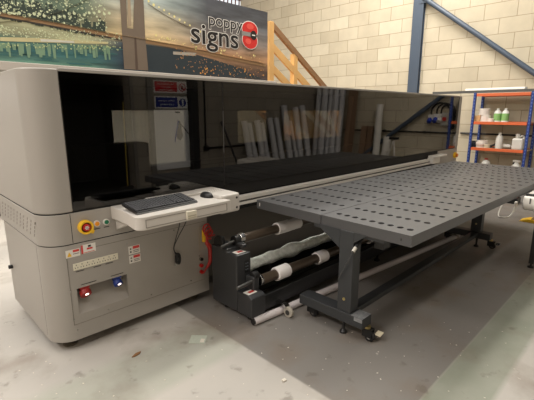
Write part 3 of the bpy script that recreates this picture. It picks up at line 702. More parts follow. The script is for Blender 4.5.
for (x, y, z) in ((1.69, 1.965, .4555), (1.675, 1.838, .2055)):
    o = MB().box(x-.04, x+.04, y-.028, y+.028, z, z+.0015).build('warning_sticker', stickw, wd); MB().box(x-.015, x+.03, y-.012, y+.012, z+.0015, z+.0022).build('red_symbol', stickr, o)
for (x, y) in ((1.89, 1.68), (4.5, 1.52)):
    MB().tube([(x-.012, y, .038), (x+.012, y, .038)], .038, 20).build('caster_wheel', mat('wheel_pale', (178, 172, 160), .5, noise=.05), wd, smooth=True, bevel=.004)
    MB().tube([(x-.016, y, .038), (x+.016, y, .038)], .018, 12).build('caster_hub', mat('hub_dark', (60, 58, 56), .4, noise=.05), wd, smooth=True)
    MB().bar((x, y+.01, .075), (x, y+.05, .085), .04, .012).box(x-.02, x+.02, y+.02, y+.12, .083, .09).build('caster_fork', chrome, wd)
for (x, y) in ((1.70, 2.1), (3.29, 1.80), (3.29, 2.1), (4.8, 2.1), (1.70, 1.85)):
    MB().lathe([(.03, 0), (.03, .01), (.01, .025), (.01, .07)], (x, y, 0), 14).build('levelling_foot', black, wd)
fo = thing('foil_roll', (2.5, 2.085, .285), 'crinkled silvery film roll lying behind the winder shafts', 'roll')
bmf = MB(); rings = []; NS = 60; SG = 24
for i in range(NS+1):
    x = 1.775+i/NS*(3.5-1.775); rb = .044+.004*math.sin(i*.7)+.006*math.exp(-((x-2.32)/.08)**2)*2
    rings.append([bmf.bm.verts.new((x, 2.06+(rb+random.uniform(-.003, .003))*math.cos(k*2*PI/SG), .283+(rb+random.uniform(-.003, .003))*math.sin(k*2*PI/SG))) for k in range(SG)])
for A, B in zip(rings, rings[1:]):
    for k in range(SG): bmf.bm.faces.new((A[k], A[(k+1) % SG], B[(k+1) % SG], B[k]))
bmf.bm.faces.new(rings[0][::-1]); bmf.bm.faces.new(rings[-1])
bmf.build('film', foilm, fo, smooth=True)
MB().ring((1.765, 2.06, .283), (3.52, 2.06, .283), .024, .02, 16).build('core', cardb, fo, smooth=True)
for x in (2.05, 3.0): MB().box(x-.01, x+.01, 2.02, 2.13, .19, .245).build('cradle', black, fo)

wt = thing('white_tube', (3.2, 1.70, 0), 'long white tube lying on the floor in front of the black winder', 'tube')
ta, tb_ = at_z(254, 321.5, .026), at_z(458, 235.5, .026)
MB().ring(ta, tb_, .026, .021, 24).build('tube_wall', mat('tube_pale', (214, 207, 207), .55, noise=.02), wt, smooth=True)
MB().tube([ta+(tb_-ta)*-.004, ta+(tb_-ta)*.01], .0205, 20).build('end_plug', black, wt, smooth=True)

# ------------------------------------------------------------------ perforated extension table
TA = math.radians(-1.45); TP = Vector((1.96, .879, 0))
def T(x, y, z): return Vector((TP.x+x*math.cos(TA)-y*math.sin(TA), TP.y+x*math.sin(TA)+y*math.cos(TA), z-.005*x))
TL, TW, TZ = 3.61, 1.222, .755
tb = thing('perforated_table', (4.0, 1.5, 0), 'long charcoal perforated media table on castered legs in front of the printer', 'table')
def tbox(mb, x0, x1, y0, y1, z0, z1):
    vs = [mb.bm.verts.new(T(x, y, z)) for z in (z0, z1) for x, y in ((x0, y0), (x1, y0), (x1, y1), (x0, y1))]
    for f in ((3, 2, 1, 0), (4, 5, 6, 7), (0, 1, 5, 4), (1, 2, 6, 5), (2, 3, 7, 6), (3, 0, 4, 7)): mb.bm.faces.new([vs[i] for i in f])
    return mb
def panel(y0, y1, name):
    mb = MB(); b = mb.bm
    xs = [.105+.2068*i for i in range(17)]; ny = 9
    py = .0604; ys0 = y0+((y1-y0)-(ny-1)*py)/2; ys = [ys0+py*j for j in range(ny)]
    xb = [0]+[(a+c)/2 for a, c in zip(xs, xs[1:])]+[TL]; yb = [y0]+[(a+c)/2 for a, c in zip(ys, ys[1:])]+[y1]
    cache = {}
    def V(x, y, z):
        k = (round(x, 5), round(y, 5), round(z, 5))
        if k not in cache: cache[k] = b.verts.new(T(x, y, z))
        return cache[k]
    r = .0195
    cups = []
    for i, x in enumerate(xs):
        for j, y in enumerate(ys):
            X0, X1, Y0, Y1 = xb[i], xb[i+1], yb[j], yb[j+1]
            hole = [(x+r*1.12*math.cos(t*PI/6), y+r*.95*math.sin(t*PI/6)) for t in range(12)]
            top = [V(p[0], p[1], TZ) for p in hole]; bot = [V(p[0], p[1], TZ-.012) for p in hole]
            def box_pt(t):
                a = t*PI/6; dx, dy = math.cos(a), math.sin(a)
                return dx, dy
            cor = {1: (X1, Y1), 4: (X0, Y1), 7: (X0, Y0), 10: (X1, Y0)}
            cs = [V(X1, y, TZ), V(X1, Y1, TZ), V(x, Y1, TZ), V(X0, Y1, TZ), V(X0, y, TZ), V(X0, Y0, TZ), V(x, Y0, TZ), V(X1, Y0, TZ)]
            segs = [(0, [0, 1], [0, 1]), ]
            # quadrants: hole indices 0-3, 3-6, 6-9, 9-12
            for q in range(4):
                h = [top[(q*3+k) % 12] for k in range(4)]; e0, c_, e1 = cs[(q*2) % 8], cs[(q*2+1) % 8], cs[(q*2+2) % 8]
                b.faces.new((h[0], e0, c_, h[1])); b.faces.new((h[1], c_, h[2])); b.faces.new((h[2], c_, e1, h[3]))
            for k in range(12): b.faces.new((top[k], bot[k], bot[(k+1) % 12], top[(k+1) % 12]))
            cups.append((x, y))
    # skirt
    for (p, q) in (((0, y0), (TL, y0)), ((TL, y0), (TL, y1)), ((TL, y1), (0, y1)), ((0, y1), (0, y0))):
        b.faces.new([b.verts.new(T(p[0], p[1], TZ)), b.verts.new(T(q[0], q[1], TZ)), b.verts.new(T(q[0], q[1], TZ-.064)), b.verts.new(T(p[0], p[1], TZ-.064))])
    o = mb.build(name, tabm, tb)
    u = MB(); tbox(u, .004, TL-.004, y0+.004, y1-.004, TZ-.062, TZ-.034); u.build('panel_underside', holeb, tb)
    return cups
seam = .612
cups = panel(0, seam-.0025, 'table_panel')+panel(seam+.0025, TW, 'table_panel')
lip = MB()
for (x, y) in cups:                            # bright burr on the inner wall of each hole
    p = T(x-.008, y+.006, TZ-.010); lip.tube([p, (p.x, p.y, TZ-.006)], .0035, 6)
lip = lip.build('hole_rivets', mat('rivet_grey', (96, 96, 96), .4, metal=.3), tb); lip['kind'] = 'stuff'
MB().box(2.0, 2.001, 0, .001, 0, .001).bm.free()
p = T(.0, .07, .69); sb2 = MB(); tbox(sb2, -.0012, .0, .055, .063, TZ-.04, TZ-.026); sb2.build('edge_bolt', black, tb)
sb2 = MB(); tbox(sb2, -.0012, 0, TW-.035, TW-.028, TZ-.045, TZ-.02); sb2.build('edge_slot', stickw, tb)
def leg_frame(x0, x1, near):
    ya, yb_ = 1.14, 1.64
    MB().box(x0, x1, ya, yb_, .098, .165).build('foot_beam', legm, tb, bevel=.004)
    pp = MB().box(x0+.01, x1-.01, 1.235, 1.335, .165, .694).build('post', legm, tb, bevel=.004)
    MB().prism([(1.336, .694), (1.336, .575), (1.49, .675), (1.50, .694)], 'x', x0+.012, x0+.024).build('gusset', legm, tb)
    MB().prism([(1.234, .694), (1.234, .63), (1.16, .685), (1.15, .694)], 'x', x0+.012, x0+.024).build('gusset', legm, tb)
    MB().box(x0+.03, x1-.02, 1.05, 1.55, .665, .693).build('cross_arm', legm, tb)
    for (y, brake) in ((1.14, True), (1.58, False)):
        xc = (x0+x1)/2+.02
        w = MB().tube([(xc-.014, y-.015, .034), (xc+.014, y-.015, .034)], .033, 20).build('caster_wheel', black, tb, smooth=True, bevel=.004)
        MB().tube([(xc-.0155, y-.015, .034), (xc+.0155, y-.015, .034)], .017, 14).build('wheel_hub', chrome, w, smooth=True)
        MB().box(xc-.022, xc-.018, y-.035, y+.03, .03, .08).box(xc+.018, xc+.022, y-.035, y+.03, .03, .08).box(xc-.022, xc+.022, y-.03, y+.03, .078, .084).build('caster_fork', black, tb)
        MB().tube([(xc, y+.005, .084), (xc, y+.005, .096)], .022, 14).build('swivel_ring', brass, tb)
        if brake: MB().box(xc+.018, xc+.065, y-.075, y-.035, .045, .053, Matrix.Rotation(-.2, 3, 'Y')).build('brake_pedal', beige if near else chrome, tb, bevel=.003)
    for y in (1.30,) if near else (1.27,):
        MB().lathe([(.024, 0), (.024, .012), (.010, .026), (.010, .096)], ((x0+x1)/2-.01, y, 0), 14).build('levelling_foot', black, tb)
    MB().tube([(x0+.006, 1.285, .25), (x0+.012, 1.285, .25)], .010, 12).build('brass_bolt', brass, tb)
leg_frame(1.955, 2.06, True)
leg_frame(4.36, 4.46, False)
MB().box(1.957, 2.058, 1.142, 1.225, .1652, .1665).build('silver_tape', sil, tb)
MB().box(1.9535, 1.9547, 1.142, 1.20, .14, .165).build('silver_tape', sil, tb)
MB().box(2.06, 4.36, 1.25, 1.32, .125, .160).build('long_cross_bar', legm, tb, bevel=.003)
MB().box(2.04, 4.38, 1.27, 1.31, .665, .693).build('upper_cross_bar', legm, tb)
g0, g1 = at_x(340, 280, 1.945), at_y(363, 238, 1.30)
gs = MB().tube([(1.945, 1.32, g0.z), at_y(353, 252, 1.22)], .004, 8).build('gas_strut_rod', mat('strut_rod', (90, 90, 90), .35, metal=.5), tb, smooth=True)
q0, q1 = at_y(353, 252, 1.22), at_y(362, 238, 1.22)
MB().tube([q0, q1], .011, 12).build('gas_strut_body', black, tb, smooth=True)
MB().tube([q0, q0+(q1-q0)*.3], .0115, 12).build('gas_strut_label', mat('strut_label', (190, 186, 176), .5), tb, smooth=True)
bb = at_y(379, 244, 1.15); MB().box(bb.x-.04, bb.x+.05, 1.10, 1.16, .59, .665).build('hinge_bracket', black, tb, bevel=.003)
q = at_y(497, 210, .98); MB().tube([(q.x, 1.0, .645), (q.x, .90, .645)], .012, 10).build('side_latch', black, tb, smooth=True)

# ------------------------------------------------------------------ blue and orange rack by the wall
RX0, RX1 = 7.77, 8.2
slotm = bpy.data.materials.new('rack_slots'); slotm.use_nodes = True
def _slots(nt):
    b = nt.nodes['Principled BSDF']; ge = nt.nodes.new('ShaderNodeNewGeometry'); sp = nt.nodes.new('ShaderNodeSeparateXYZ'); nt.links.new(ge.outputs['Position'], sp.inputs[0])
    a = nt.nodes.new('ShaderNodeMath'); a.operation = 'MODULO'; a.inputs[1].default_value = .055; nt.links.new(sp.outputs[2], a.inputs[0])
    g = nt.nodes.new('ShaderNodeMath'); g.operation = 'GREATER_THAN'; g.inputs[1].default_value = .034; nt.links.new(a.outputs[0], g.inputs[0])
    q = nt.nodes.new('ShaderNodeMix'); q.data_type = 'RGBA'; q.inputs['A'].default_value = lin((34, 60, 132)); q.inputs['B'].default_value = lin((100, 120, 176))
    nt.links.new(g.outputs[0], q.inputs['Factor']); nt.links.new(q.outputs['Result'], b.inputs['Base Color'])
_slots(slotm.node_tree)
ly = at_x(472, 122, RX0).y; ry = at_x(529, 122, RX0).y
rk = thing('storage_rack', ((RX0+RX1)/2, (ly+ry)/2, 0), 'blue and orange storage rack holding bottles against the block wall', 'rack')
tz = at_x(474.6, 92.7, RX0).z
for (x, nm) in ((RX0, 'f'), (RX1, 'b')):
    for y in (ly, ry):
        u = MB().box(x, x+.04, y-.021, y+.021, 0, tz).build('upright', blue, rk, bevel=.002)
        MB().box(x-.0012, x, y-.008, y+.008, .02, tz-.02).build('slot_column', slotm, u)
zs = [at_x(500, 94.2, RX0).z, at_x(500, 123.2, RX0).z, at_x(500, 150.2, RX0).z, .30]
for z in zs:
    for x in (RX0+.002, RX1-.0): MB().box(x, x+.035, ry+.028, ly-.028, z-.028, z+.022).build('beam', orange, rk, bevel=.002)
    MB().box(RX0+.04, RX1, ry-.02, ly+.02, z, z+.012).build('shelf_board', board, rk)
def rx(u, v, x=7.92): return at_x(u, v, x)
def on_shelf(u, i, x=7.92): p = at_x(u, 120, x); return Vector((x, p.y, zs[i]+.012))
SC = lambda px, x=7.92: px*x*1.03/FPX*.98
# top of the rack
m = thing('grey_flashing', (7.97, 2.4, zs[0]+.02), 'flat dark grey metal strip lying on top of the rack', 'metal strip')
y0, y1 = at_x(433, 93, 7.97).y, at_x(545, 91, 7.97).y
MB().box(7.95, 8.01, y1, min(y0, 4.2), tz+.001, tz+.026).build('strip', mat('flash_grey', (84, 84, 82), .5, noise=.05), m)
MB().box(7.949, 7.954, y1, min(y0, 4.2), tz+.026, tz+.045).build('upstand', mat('flash_grey', (84, 84, 82)), m)
m = thing('white_batten_tube', (8.04, 2.2, tz), 'thin white tube lying along the top of the rack', 'tube')
y0, y1 = at_x(466, 89, 8.04).y, at_x(525, 89, 8.04).y
MB().tube([(8.04, y0, tz+.05), (8.04, y1, tz+.05)], .036, 14).build('tube_wall', white, m, smooth=True)
MB().tube([(8.04, y1, tz+.05), (8.04, y1-.03, tz+.05)], .033, 14).build('end_cap', mat('cap_grey', (120, 120, 118), .5), m, smooth=True)
# upper shelf contents
def bottle(name, p, h, r, m_, label, cat, group=None, neck=.35, capm=None, lab=None):
    t = thing(name, p, label, cat, group)
    MB().lathe([(r*.9, 0), (r, .02*h), (r, .68*h), (r*.75, .8*h), (r*neck, .88*h), (r*neck, .93*h)], p, 20).build('bottle_body', m_, t, smooth=True)
    MB().lathe([(r*neck*1.15, .93*h), (r*neck*1.15, h)], p, 16).build('cap', capm or m_, t)
    if lab: MB().lathe([(r*1.01, .12*h), (r*1.015, .13*h), (r*1.015, .62*h), (r*1.01, .63*h)], p, 20).build('label', lab, t, smooth=True)
    return t
def roll(p, r, h, label, cat='roll', name='white_tape_roll', m_=None):
    t = thing(name, p, label, cat)
    MB().ring(p, Vector(p)+Vector((0, 0, h)), r, r*.55, 24).build('roll_body', m_ or cupw, t, bevel=.004, smooth=True)
    MB().ring(Vector(p)+Vector((0, 0, .002)), Vector(p)+Vector((0, 0, h-.002)), r*.54, r*.48, 20).build('core', cardb, t, smooth=True); return t
p = on_shelf(476.8, 1)
bx = thing('cardboard_box', p, 'small brown cardboard box at the left end of the upper rack shelf', 'box')
MB().box(p.x-.08, p.x+.08, p.y-.075, p.y+.075, p.z, p.z+.115).build('carton', mat('carton', (212, 168, 116), .7, noise=.04), bx, bevel=.002)
MB().box(p.x-.081, p.x+.081, p.y-.015, p.y+.015, p.z+.115, p.z+.1165).build('tape', beige, bx)
p = on_shelf(485.5, 1); roll(p, .092, .118, 'wide white tape roll between the cardboard box and green bottles')
roll(p+Vector((0, .03, .1185)), .092, .118, 'white tape roll stacked on another roll on the upper shelf')
p = on_shelf(491.5, 1); roll(p+Vector((-.06, -.01, 0)), .045, .065, 'small white roll beside the two green-labelled bottles')
for u, l in ((497, 'left green-labelled white bottle on the upper rack shelf'), (504.8, 'right green-labelled white bottle on the upper rack shelf')):
    bottle('green_label_bottle', on_shelf(u, 1), .24, .058, bottlew, l, 'bottle', 'green-labelled bottles', lab=greenl)
# lower shelf
p = on_shelf(476, 2); q = thing('blue_canister', p, 'dark blue canister at the left end of the middle rack shelf', 'canister')
MB().lathe([(.055, 0), (.06, .01), (.06, .09), (.05, .10)], p).build('can_body', mat('dark_blue_can', (40, 48, 62), .4, noise=.05), q, smooth=True)
MB().lathe([(.035, .10), (.035, .12)], p).build('lid', black, q)
for k, (u, dz, r_, h_) in enumerate(((482, 0, .085, .055), (484.5, .0555, .10, .045), (487.5, .1, .09, .035))):
    p = on_shelf(484.2+k*.4, 2)+Vector((0, 0, dz)); roll(p, r_, h_, ('lowest and thickest', 'middle', 'topmost and thinnest')[k]+' of three white rolls piled on the middle shelf')
p = on_shelf(490.0, 2, 7.88); roll(p, .05, .07, 'small beige tape roll in front of the pile of white rolls', m_=beige, name='beige_tape_roll')
p = on_shelf(495.5, 2); q = thing('black_hand_tool', p, 'black hand tool lying beside the clear bottle on the shelf', 'tool')
MB().tube(curve_pts([p+Vector((0, .06, .02)), p+Vector((0, .0, .05)), p+Vector((0, -.07, .09))], 5), .018, 10).build('grip', black, q, smooth=True)
MB().box(p.x-.03, p.x+.03, p.y+.02, p.y+.09, p.z+.0, p.z+.035).build('head', mat('tool_grey', (110, 100, 96), .4), q, bevel=.004)
bottle('clear_white_bottle', on_shelf(502, 2), .28, .058, jug, 'tall translucent white bottle in the middle of the rack shelf', 'bottle')
p = on_shelf(508, 2, 7.99); q = thing('white_scoop', p, 'flat white scoop lying between the tall bottle and jug', 'scoop')
MB().tube([p+Vector((0, .05, .05)), p+Vector((0, -.09, .05))], .045, 14, rs=[.045, .03]).build('bowl', white, q, smooth=True)
MB().tube([p+Vector((0, -.09, .05)), p+Vector((0, -.2, .05))], .012, 8).build('handle', white, q, smooth=True)
p = on_shelf(521.5, 2); q = thing('white_jug', p, 'big white jug with handle at the right end of the rack shelf', 'jug')
MB().box(p.x-.08, p.x+.08, p.y-.085, p.y+.085, p.z, p.z+.20).build('jug_body', jug, q, bevel=.03, seg=4)
MB().tube([(p.x, p.y+.02, p.z+.19), (p.x, p.y+.02, p.z+.245)], .032, 14).build('neck', jug, q, smooth=True)
MB().tube([(p.x, p.y+.02, p.z+.245), (p.x, p.y+.02, p.z+.27)], .036, 14).build('cap', white, q)
MB().tube(curve_pts([(p.x, p.y-.01, p.z+.22), (p.x, p.y-.06, p.z+.24), (p.x, p.y-.075, p.z+.18)], 5), .013, 8).build('handle', jug, q, smooth=True)
# lowest shelf: tall things whose tops show above the table
zz = zs[3]+.012
def low_obj(u, v, x=7.92): p = at_x(u, v, x); return Vector((x, p.y, zz)), p.z-zz
p, h = low_obj(486.5, 158.5)
bottle('red_cap_bottle', p, h, .07, bottlew, 'white bottle with a red cap behind the far edge of the table', 'bottle', capm=red)
p, h = low_obj(517, 160); q = thing('spray_bottle', p, 'white spray bottle with dark trigger behind the table edge', 'spray bottle')
MB().lathe([(.07, 0), (.07, .6*h), (.028, .78*h), (.028, .84*h)], p, 18).build('bottle_body', bottlew, q, smooth=True)
MB().box(p.x-.03, p.x+.03, p.y-.06, p.y+.06, p.z+.84*h, p.z+h).build('spray_head', white, q, bevel=.02, seg=3)
MB().tube(curve_pts([(p.x, p.y+.03, p.z+.86*h), (p.x, p.y+.05, p.z+.76*h), (p.x, p.y+.035, p.z+.68*h)], 4), .012, 8).build('trigger', black, q, smooth=True)
p, h = low_obj(507.5, 166.5); q = thing('white_lid_tub', p, 'low white lidded tub beside the spray bottle', 'tub')
MB().lathe([(.07, 0), (.085, h-.02)], p).build('tub', white, q, smooth=True); MB().lathe([(.09, h-.02), (.09, h)], p).build('lid', white, q)

# conduit along the right wall
cz = at_x(500, 134.5, XW-.03).z
m = thing('wall_conduit', (XW-.03, 1.4, cz), 'thin black conduit running along the right block wall behind the rack', 'conduit')
MB().tube([(XW-.025, -1.0, cz-.02), (XW-.025, 2.9, cz)], .016, 8).build('pipe', black, m, smooth=True)
for y in (.1, 1.0, 1.9, 2.7): MB().box(XW-.045, XW-.0005, y-.015, y+.015, cz-.035, cz+.018).build('saddle_clip', mat('clip_dark', (48, 48, 48), .5), m)

# ------------------------------------------------------------------ right edge: plotter, boxes
pl = thing('vinyl_plotter', (4.3, .55, 0), 'white rounded plotter on black legs at the right edge', 'plotter')
MB().prism(arc(3.90, .645, .07, 180, 270, 6)+[(4.38, .575), (4.38, .70), (3.845, .70)], 'y', .15, .79).build('plotter_body', white, pl, bevel=.012, smooth=True, seg=3)
MB().box(3.92, 4.30, .16, .78, .701, .712).build('plotter_lid', cream, pl, bevel=.006)
MB().box(3.826, 3.834, .73, .74, .645, .69).build('body_seam', alud, pl)
lx = 4.13
for (x, y) in ((lx, .715), (lx, .25), (4.33, .733), (4.33, .25)):
    MB().box(x-.018, x+.018, y-.018, y+.018, .04, .577).build('leg', black, pl, bevel=.002)
    MB().lathe([(.026, 0), (.026, .01), (.008, .02), (.008, .045)], (x, y, 0), 14).build('levelling_foot', black, pl)
MB().tube([(3.88, .70, .712), (3.88, .78, .712)], .010, 10).box(3.87, 3.89, .765, .78, .70, .712).build('side_lever', black, pl)
p = at_x(514, 200, 7.0)
q = thing('orange_crate', (7.0, p.y, 0), 'orange and black box on the floor beyond the table', 'box')
MB().box(6.9, 7.1, p.y-.07, p.y+.10, 0, .09).build('base', black, q, bevel=.01); MB().box(6.91, 7.09, p.y-.06, p.y+.06, .09, .18).build('lid', orange, q, bevel=.02)
q = thing('white_cable', (5.9, 1.45, 0), 'white cable looping on the floor near the orange box', 'cable')
MB().tube(curve_pts([(6.08, 1.48, .16), (5.98, 1.49, .06), (5.90, 1.47, .012), (5.86, 1.42, .012), (5.95, 1.36, .012), (6.02, 1.33, .08), (6.05, 1.32, .17)], 6), .008, 8).build('cord', white, q, smooth=True)
MB().box(6.02, 6.08, 1.305, 1.335, .165, .21).build('plug', white, q, bevel=.004)
q = thing('yellow_wedge', (6.05, 1.16, 0), 'yellow plastic wedge lying on the floor near the plotter leg', 'wedge')
MB().prism([(1.22, .0), (1.20, .015), (1.12, .045), (.98, .045), (.98, 0)], 'x', 5.85, 6.0).build('ramp', yellow, q, bevel=.006)
MB().box(5.86, 5.99, 1.05, 1.09, .044, .05).build('grip_rib', mat('rib_brown', (110, 80, 30), .6), q)

# ------------------------------------------------------------------ floor bits
p = at_z(198, 339.5, 0)
q = thing('clear_film_square', (p.x, p.y, 0), 'square of clear plastic film lying on the floor before the cabinet', 'film')
MB().box(p.x-.045, p.x+.045, p.y-.05, p.y+.05, .0005, .002, Matrix.Rotation(.75, 3, 'Z')).build('sheet', clearp, q)
MB().box(p.x-.01, p.x+.03, p.y-.045, p.y-.02, .002, .003, Matrix.Rotation(.75, 3, 'Z')).build('crease', debr, q)
p = at_z(136, 355, 0)
q = MB().prism([(p.x-.03, p.y-.008), (p.x-.01, p.y-.014), (p.x+.02, p.y-.006), (p.x+.035, p.y+.008), (p.x+.005, p.y+.012)], 'z', .0005, .006).build('dry_leaf', debb, loc=(p.x, p.y, 0)); tag(q, 'small brown dry leaf on the floor before the grey cabinet', 'leaf')
p = at_z(284, 381, 0)
q = MB().prism([(p.x-.012, p.y-.006), (p.x+.010, p.y-.010), (p.x+.014, p.y+.007), (p.x-.006, p.y+.011)], 'z', .0005, .008).build('paper_scrap', debr, loc=(p.x, p.y, 0)); tag(q, 'crumpled white paper scrap on the bare floor in the foreground', 'scrap')
fl = MB()
for k in range(90):
    u, v = random.uniform(5, 530), random.uniform(300, 398); pp = at_z(u, v, 0)
    if pp.x > .55 and pp.y > 2.2: continue
    s = random.uniform(.0015, .0045); fl.box(pp.x-s, pp.x+s, pp.y-s*.6, pp.y+s*.6, .0005, .002, Matrix.Rotation(random.uniform(0, 3), 3, 'Z'))
o = fl.build('floor_flecks', debr); tag(o, 'tiny pale flecks scattered over the workshop floor', 'flecks', kind='stuff')

# ------------------------------------------------------------------ what the glass mirrors: the wall behind the camera
def sign(u0, v0, u1, v1, col_, lines, name, label, sym):
    A, B = seen_y(u0, v0, YF), seen_y(u1, v1, YF); x0, x1, z1, z0 = A.x, B.x, A.z, B.z; w, h = x1-x0, z1-z0
    t = thing(name, ((x0+x1)/2, YF, z0), label, 'sign')
    MB().box(x0, x1, YF+.001, YF+.012, z0, z1).build('sign_plate', signw, t, bevel=.002)
    # facing +Y: its left (seen from the room) is at high x
    MB().box(x0+.03*w, x0+.68*w, YF+.012, YF+.014, z0+.1*h, z1-.08*h).build('colour_panel', col_, t)
    for k, l in enumerate(lines):
        text(l, h*.22, (x0+.355*w, YF+.0150, z1-h*(.27+.25*k if len(lines) == 3 else .36+.3*k)), RB, signw, t, 'sign_text', .0004, 0, min(1, .6*w/(len(l)*h*.22*.55)))
    c = (x0+.84*w, (z0+z1)/2); r = h*.36
    if sym == 'ban':
        MB().ring((c[0], YF+.012, c[1]), (c[0], YF+.015, c[1]), r, r*.78, 24).build('ban_ring', signred, t)
        MB().prism([(c[0]-r*.35, c[1]-r*.5), (c[0]+r*.25, c[1]-r*.5), (c[0]+r*.4, c[1]+.1*r), (c[0]+r*.1, c[1]+.5*r), (c[0]-r*.4, c[1]+.35*r)], 'y', YF+.012, YF+.0145).build('hand_symbol', txk, t)
        MB().bar((c[0]-r*.6, YF+.0155, c[1]+r*.6), (c[0]+r*.6, YF+.0155, c[1]-r*.6), .004, .018).build('ban_bar', signred, t)
    else:
        MB().tube([(c[0], YF+.012, c[1]), (c[0], YF+.015, c[1])], r, 24).build('blue_disc', signblue, t)
        MB().box(c[0]-.018, c[0]+.018, YF+.015, YF+.0165, c[1]-.25*r, c[1]+.75*r).box(c[0]-.018, c[0]+.018, YF+.015, YF+.0165, c[1]-.7*r, c[1]-.42*r).build('exclamation_mark', signw, t)
sign(153, 80, 187, 93.5, signred, ['Unauthorised use of', 'machine is', 'strictly forbidden'], 'prohibition_sign', 'red and white prohibition sign on the wall behind the camera', 'ban')
sign(154, 96, 187.5, 108.5, signblue, ['Machine to be used', 'by trained staff only'], 'mandatory_sign', 'blue and white notice with exclamation mark under the red sign', 'bang')
# door with a film sheet on it and dark frame
A, B = seen_y(147, 110, YF), seen_y(188, 110, YF)
zt2 = seen_y(170, 109.5, YF).z
dr_ = thing('whiteboard_panel', ((A.x+B.x)/2, YF, 0), 'white marker board panel below the two notices', 'whiteboard')
x0, x1 = seen_y(153.5, 120, YF).x, B.x
MB().box(x0, x1, YF+.001, YF+.02, .35, zt2-.005).build('board_surface', wbm, dr_, bevel=.002)
cp_ = seen_y(178, 124, YF)
MB().prism([(cp_.x-.02, cp_.z+.06), (cp_.x+.03, cp_.z+.06), (cp_.x+.08, cp_.z-.22), (cp_.x+.03, cp_.z-.3), (cp_.x-.03, cp_.z-.28), (cp_.x-.05, cp_.z-.2)], 'y', YF+.02, YF+.03).build('marker_sketch', mat('sketch_grey', (96, 98, 100), .6, noise=.1), dr_)
MB().tube([(cp_.x-.01, YF+.03, cp_.z+.05), (cp_.x-.10, YF+.03, cp_.z-.32)], .012, 8).build('pen_line', bluep, dr_)
MB().tube([(cp_.x+.02, YF+.03, cp_.z+.02), (cp_.x+.22, YF+.03, cp_.z-.20)], .010, 8).build('cord_line', txk, dr_)
MB().box(cp_.x-.06, cp_.x+.04, YF+.02, YF+.022, cp_.z+.20, cp_.z+.225).build('small_caption', txk, dr_)
MB().box(seen_y(148, 120, YF).x, seen_y(152.8, 120, YF).x, YF+.001, YF+.05, 0, 2.3).build('trim_panel_edge', mat('trim_grey', (120, 116, 110), .5, noise=.03))['kind'] = 'structure'
c0, c1_ = seen_y(188.5, 100, YF+.05).x, seen_y(195.5, 100, YF+.05).x
k_ = MB().box(c0, c1_, YF+.001, YF+.14, 0, 3.2).build('trim_dark_post', framek); k_['kind'] = 'structure'
MB().box(dx0-.06, dx0, YF+.001, YF+.04, 0, 2.41).box(dx1, dx1+.06, YF+.001, YF+.04, 0, 2.41).box(dx0, dx1, YF+.001, YF+.04, 2.35, 2.41).build('trim_doorway', mat('trim_grey', (120, 116, 110)))['kind'] = 'structure'
# tools in the passage
q = thing('yellow_handled_broom', (dx1-.12, YF-.12, 0), 'broom with a yellow handle standing in the dark passage', 'broom')
MB().tube([(dx1-.10, YF-.1, .12), (dx1-.06, YF-.12, 1.55)], .012, 10).build('handle', yellowg, q, smooth=True)
MB().box(dx1-.26, dx1-.01, YF-.15, YF-.06, 0, .12).build('bristle_head', darkroom, q, bevel=.01)
# conduit with a socket
v0 = seen_y(204, 60, YF); v1 = seen_y(205.5, 148, YF)
q = thing('conduit_drop', (v1.x, YF, v1.z), 'black conduit dropping to a round junction box on the wall', 'conduit')
MB().tube([(v1.x, YF+.02, 3.5), (v1.x, YF+.02, v1.z)], .016, 8).build('vertical_pipe', black, q, smooth=True)
h1 = seen_y(240, 146.5, YF)
MB().tube([(v1.x, YF+.02, v1.z), (h1.x+1, YF+.02, v1.z+.0)], .016, 8).build('horizontal_pipe', black, q, smooth=True)
MB().tube([(v1.x, YF+.001, v1.z), (v1.x, YF+.06, v1.z)], .06, 16).build('junction_box', black, q, smooth=True)
b0_, b1_ = seen_y(226, 122, YF+.2), seen_y(236, 160, YF+.45)
q = thing('leaning_pole', (b1_.x, YF+.45, 0), 'black pole leaning against the wall left of the white rolls', 'pole')
dv = Vector((b1_.x, YF+.45, b1_.z))-Vector((b0_.x, YF+.06, b0_.z))
top_ = Vector((b0_.x, YF+.06, b0_.z)); end_ = top_+dv*((top_.z-.01)/(-dv.z))
MB().tube([top_, end_], .022, 10).build('shaft', black, q, smooth=True)
MB().tube([top_-dv*.001, top_+dv*.15], .028, 10).build('grip', mat('grip_dark', (30, 26, 26), .6), q, smooth=True)
# white rolls leaning on the front wall and on the right wall
def lean_roll(top, base, r, label, group, m_=None):
    top, base = Vector(top), Vector(base); d = (top-base).normalized()
    t = thing('media_roll', (base.x, base.y, 0), label, 'roll', group)
    zoff = r*math.sqrt(max(0, 1-d.z**2)); base = base+Vector((0, 0, zoff+.002))
    MB().ring(base, top, r, .035, 20).build('wound_media', m_ or paper, t, smooth=True)
    MB().ring(base+d*.004, top+d*.004, .034, .028, 14).build('core', cardb, t, smooth=True)
spec = [(245.5, 121, 3.6), (250.5, 123, 3.0), (258.5, 120.5, 3.6), (263, 123, 3), (271, 118, 3.4), (277.5, 118, 3.2), (285, 105.5, 3.8), (291.5, 121, 2.6), (296.5, 107.5, 3.6), (303, 105.5, 3.6)]
names = ['first', 'second', 'third', 'fourth', 'fifth', 'sixth', 'seventh', 'eighth', 'ninth', 'tenth', 'eleventh']
for i, (u, v, rp) in enumerate(spec):
    s = seen_y(u, v, YF+.12); r = rp*((2*F-s.y)*.69+s.x*.69)/FPX*.85
    yy = YF+r+.012
    hgt = 'tallest' if i == 6 else ('tall' if v < 110 else 'short')
    lean_roll((s.x, yy, s.z), (s.x+.05+.02*math.sin(i*2.1), yy+.22+.03*(i % 2), 0), r, f'{hgt} white media roll, {names[i]} from the left against the front wall', 'media rolls leaning on the front wall')
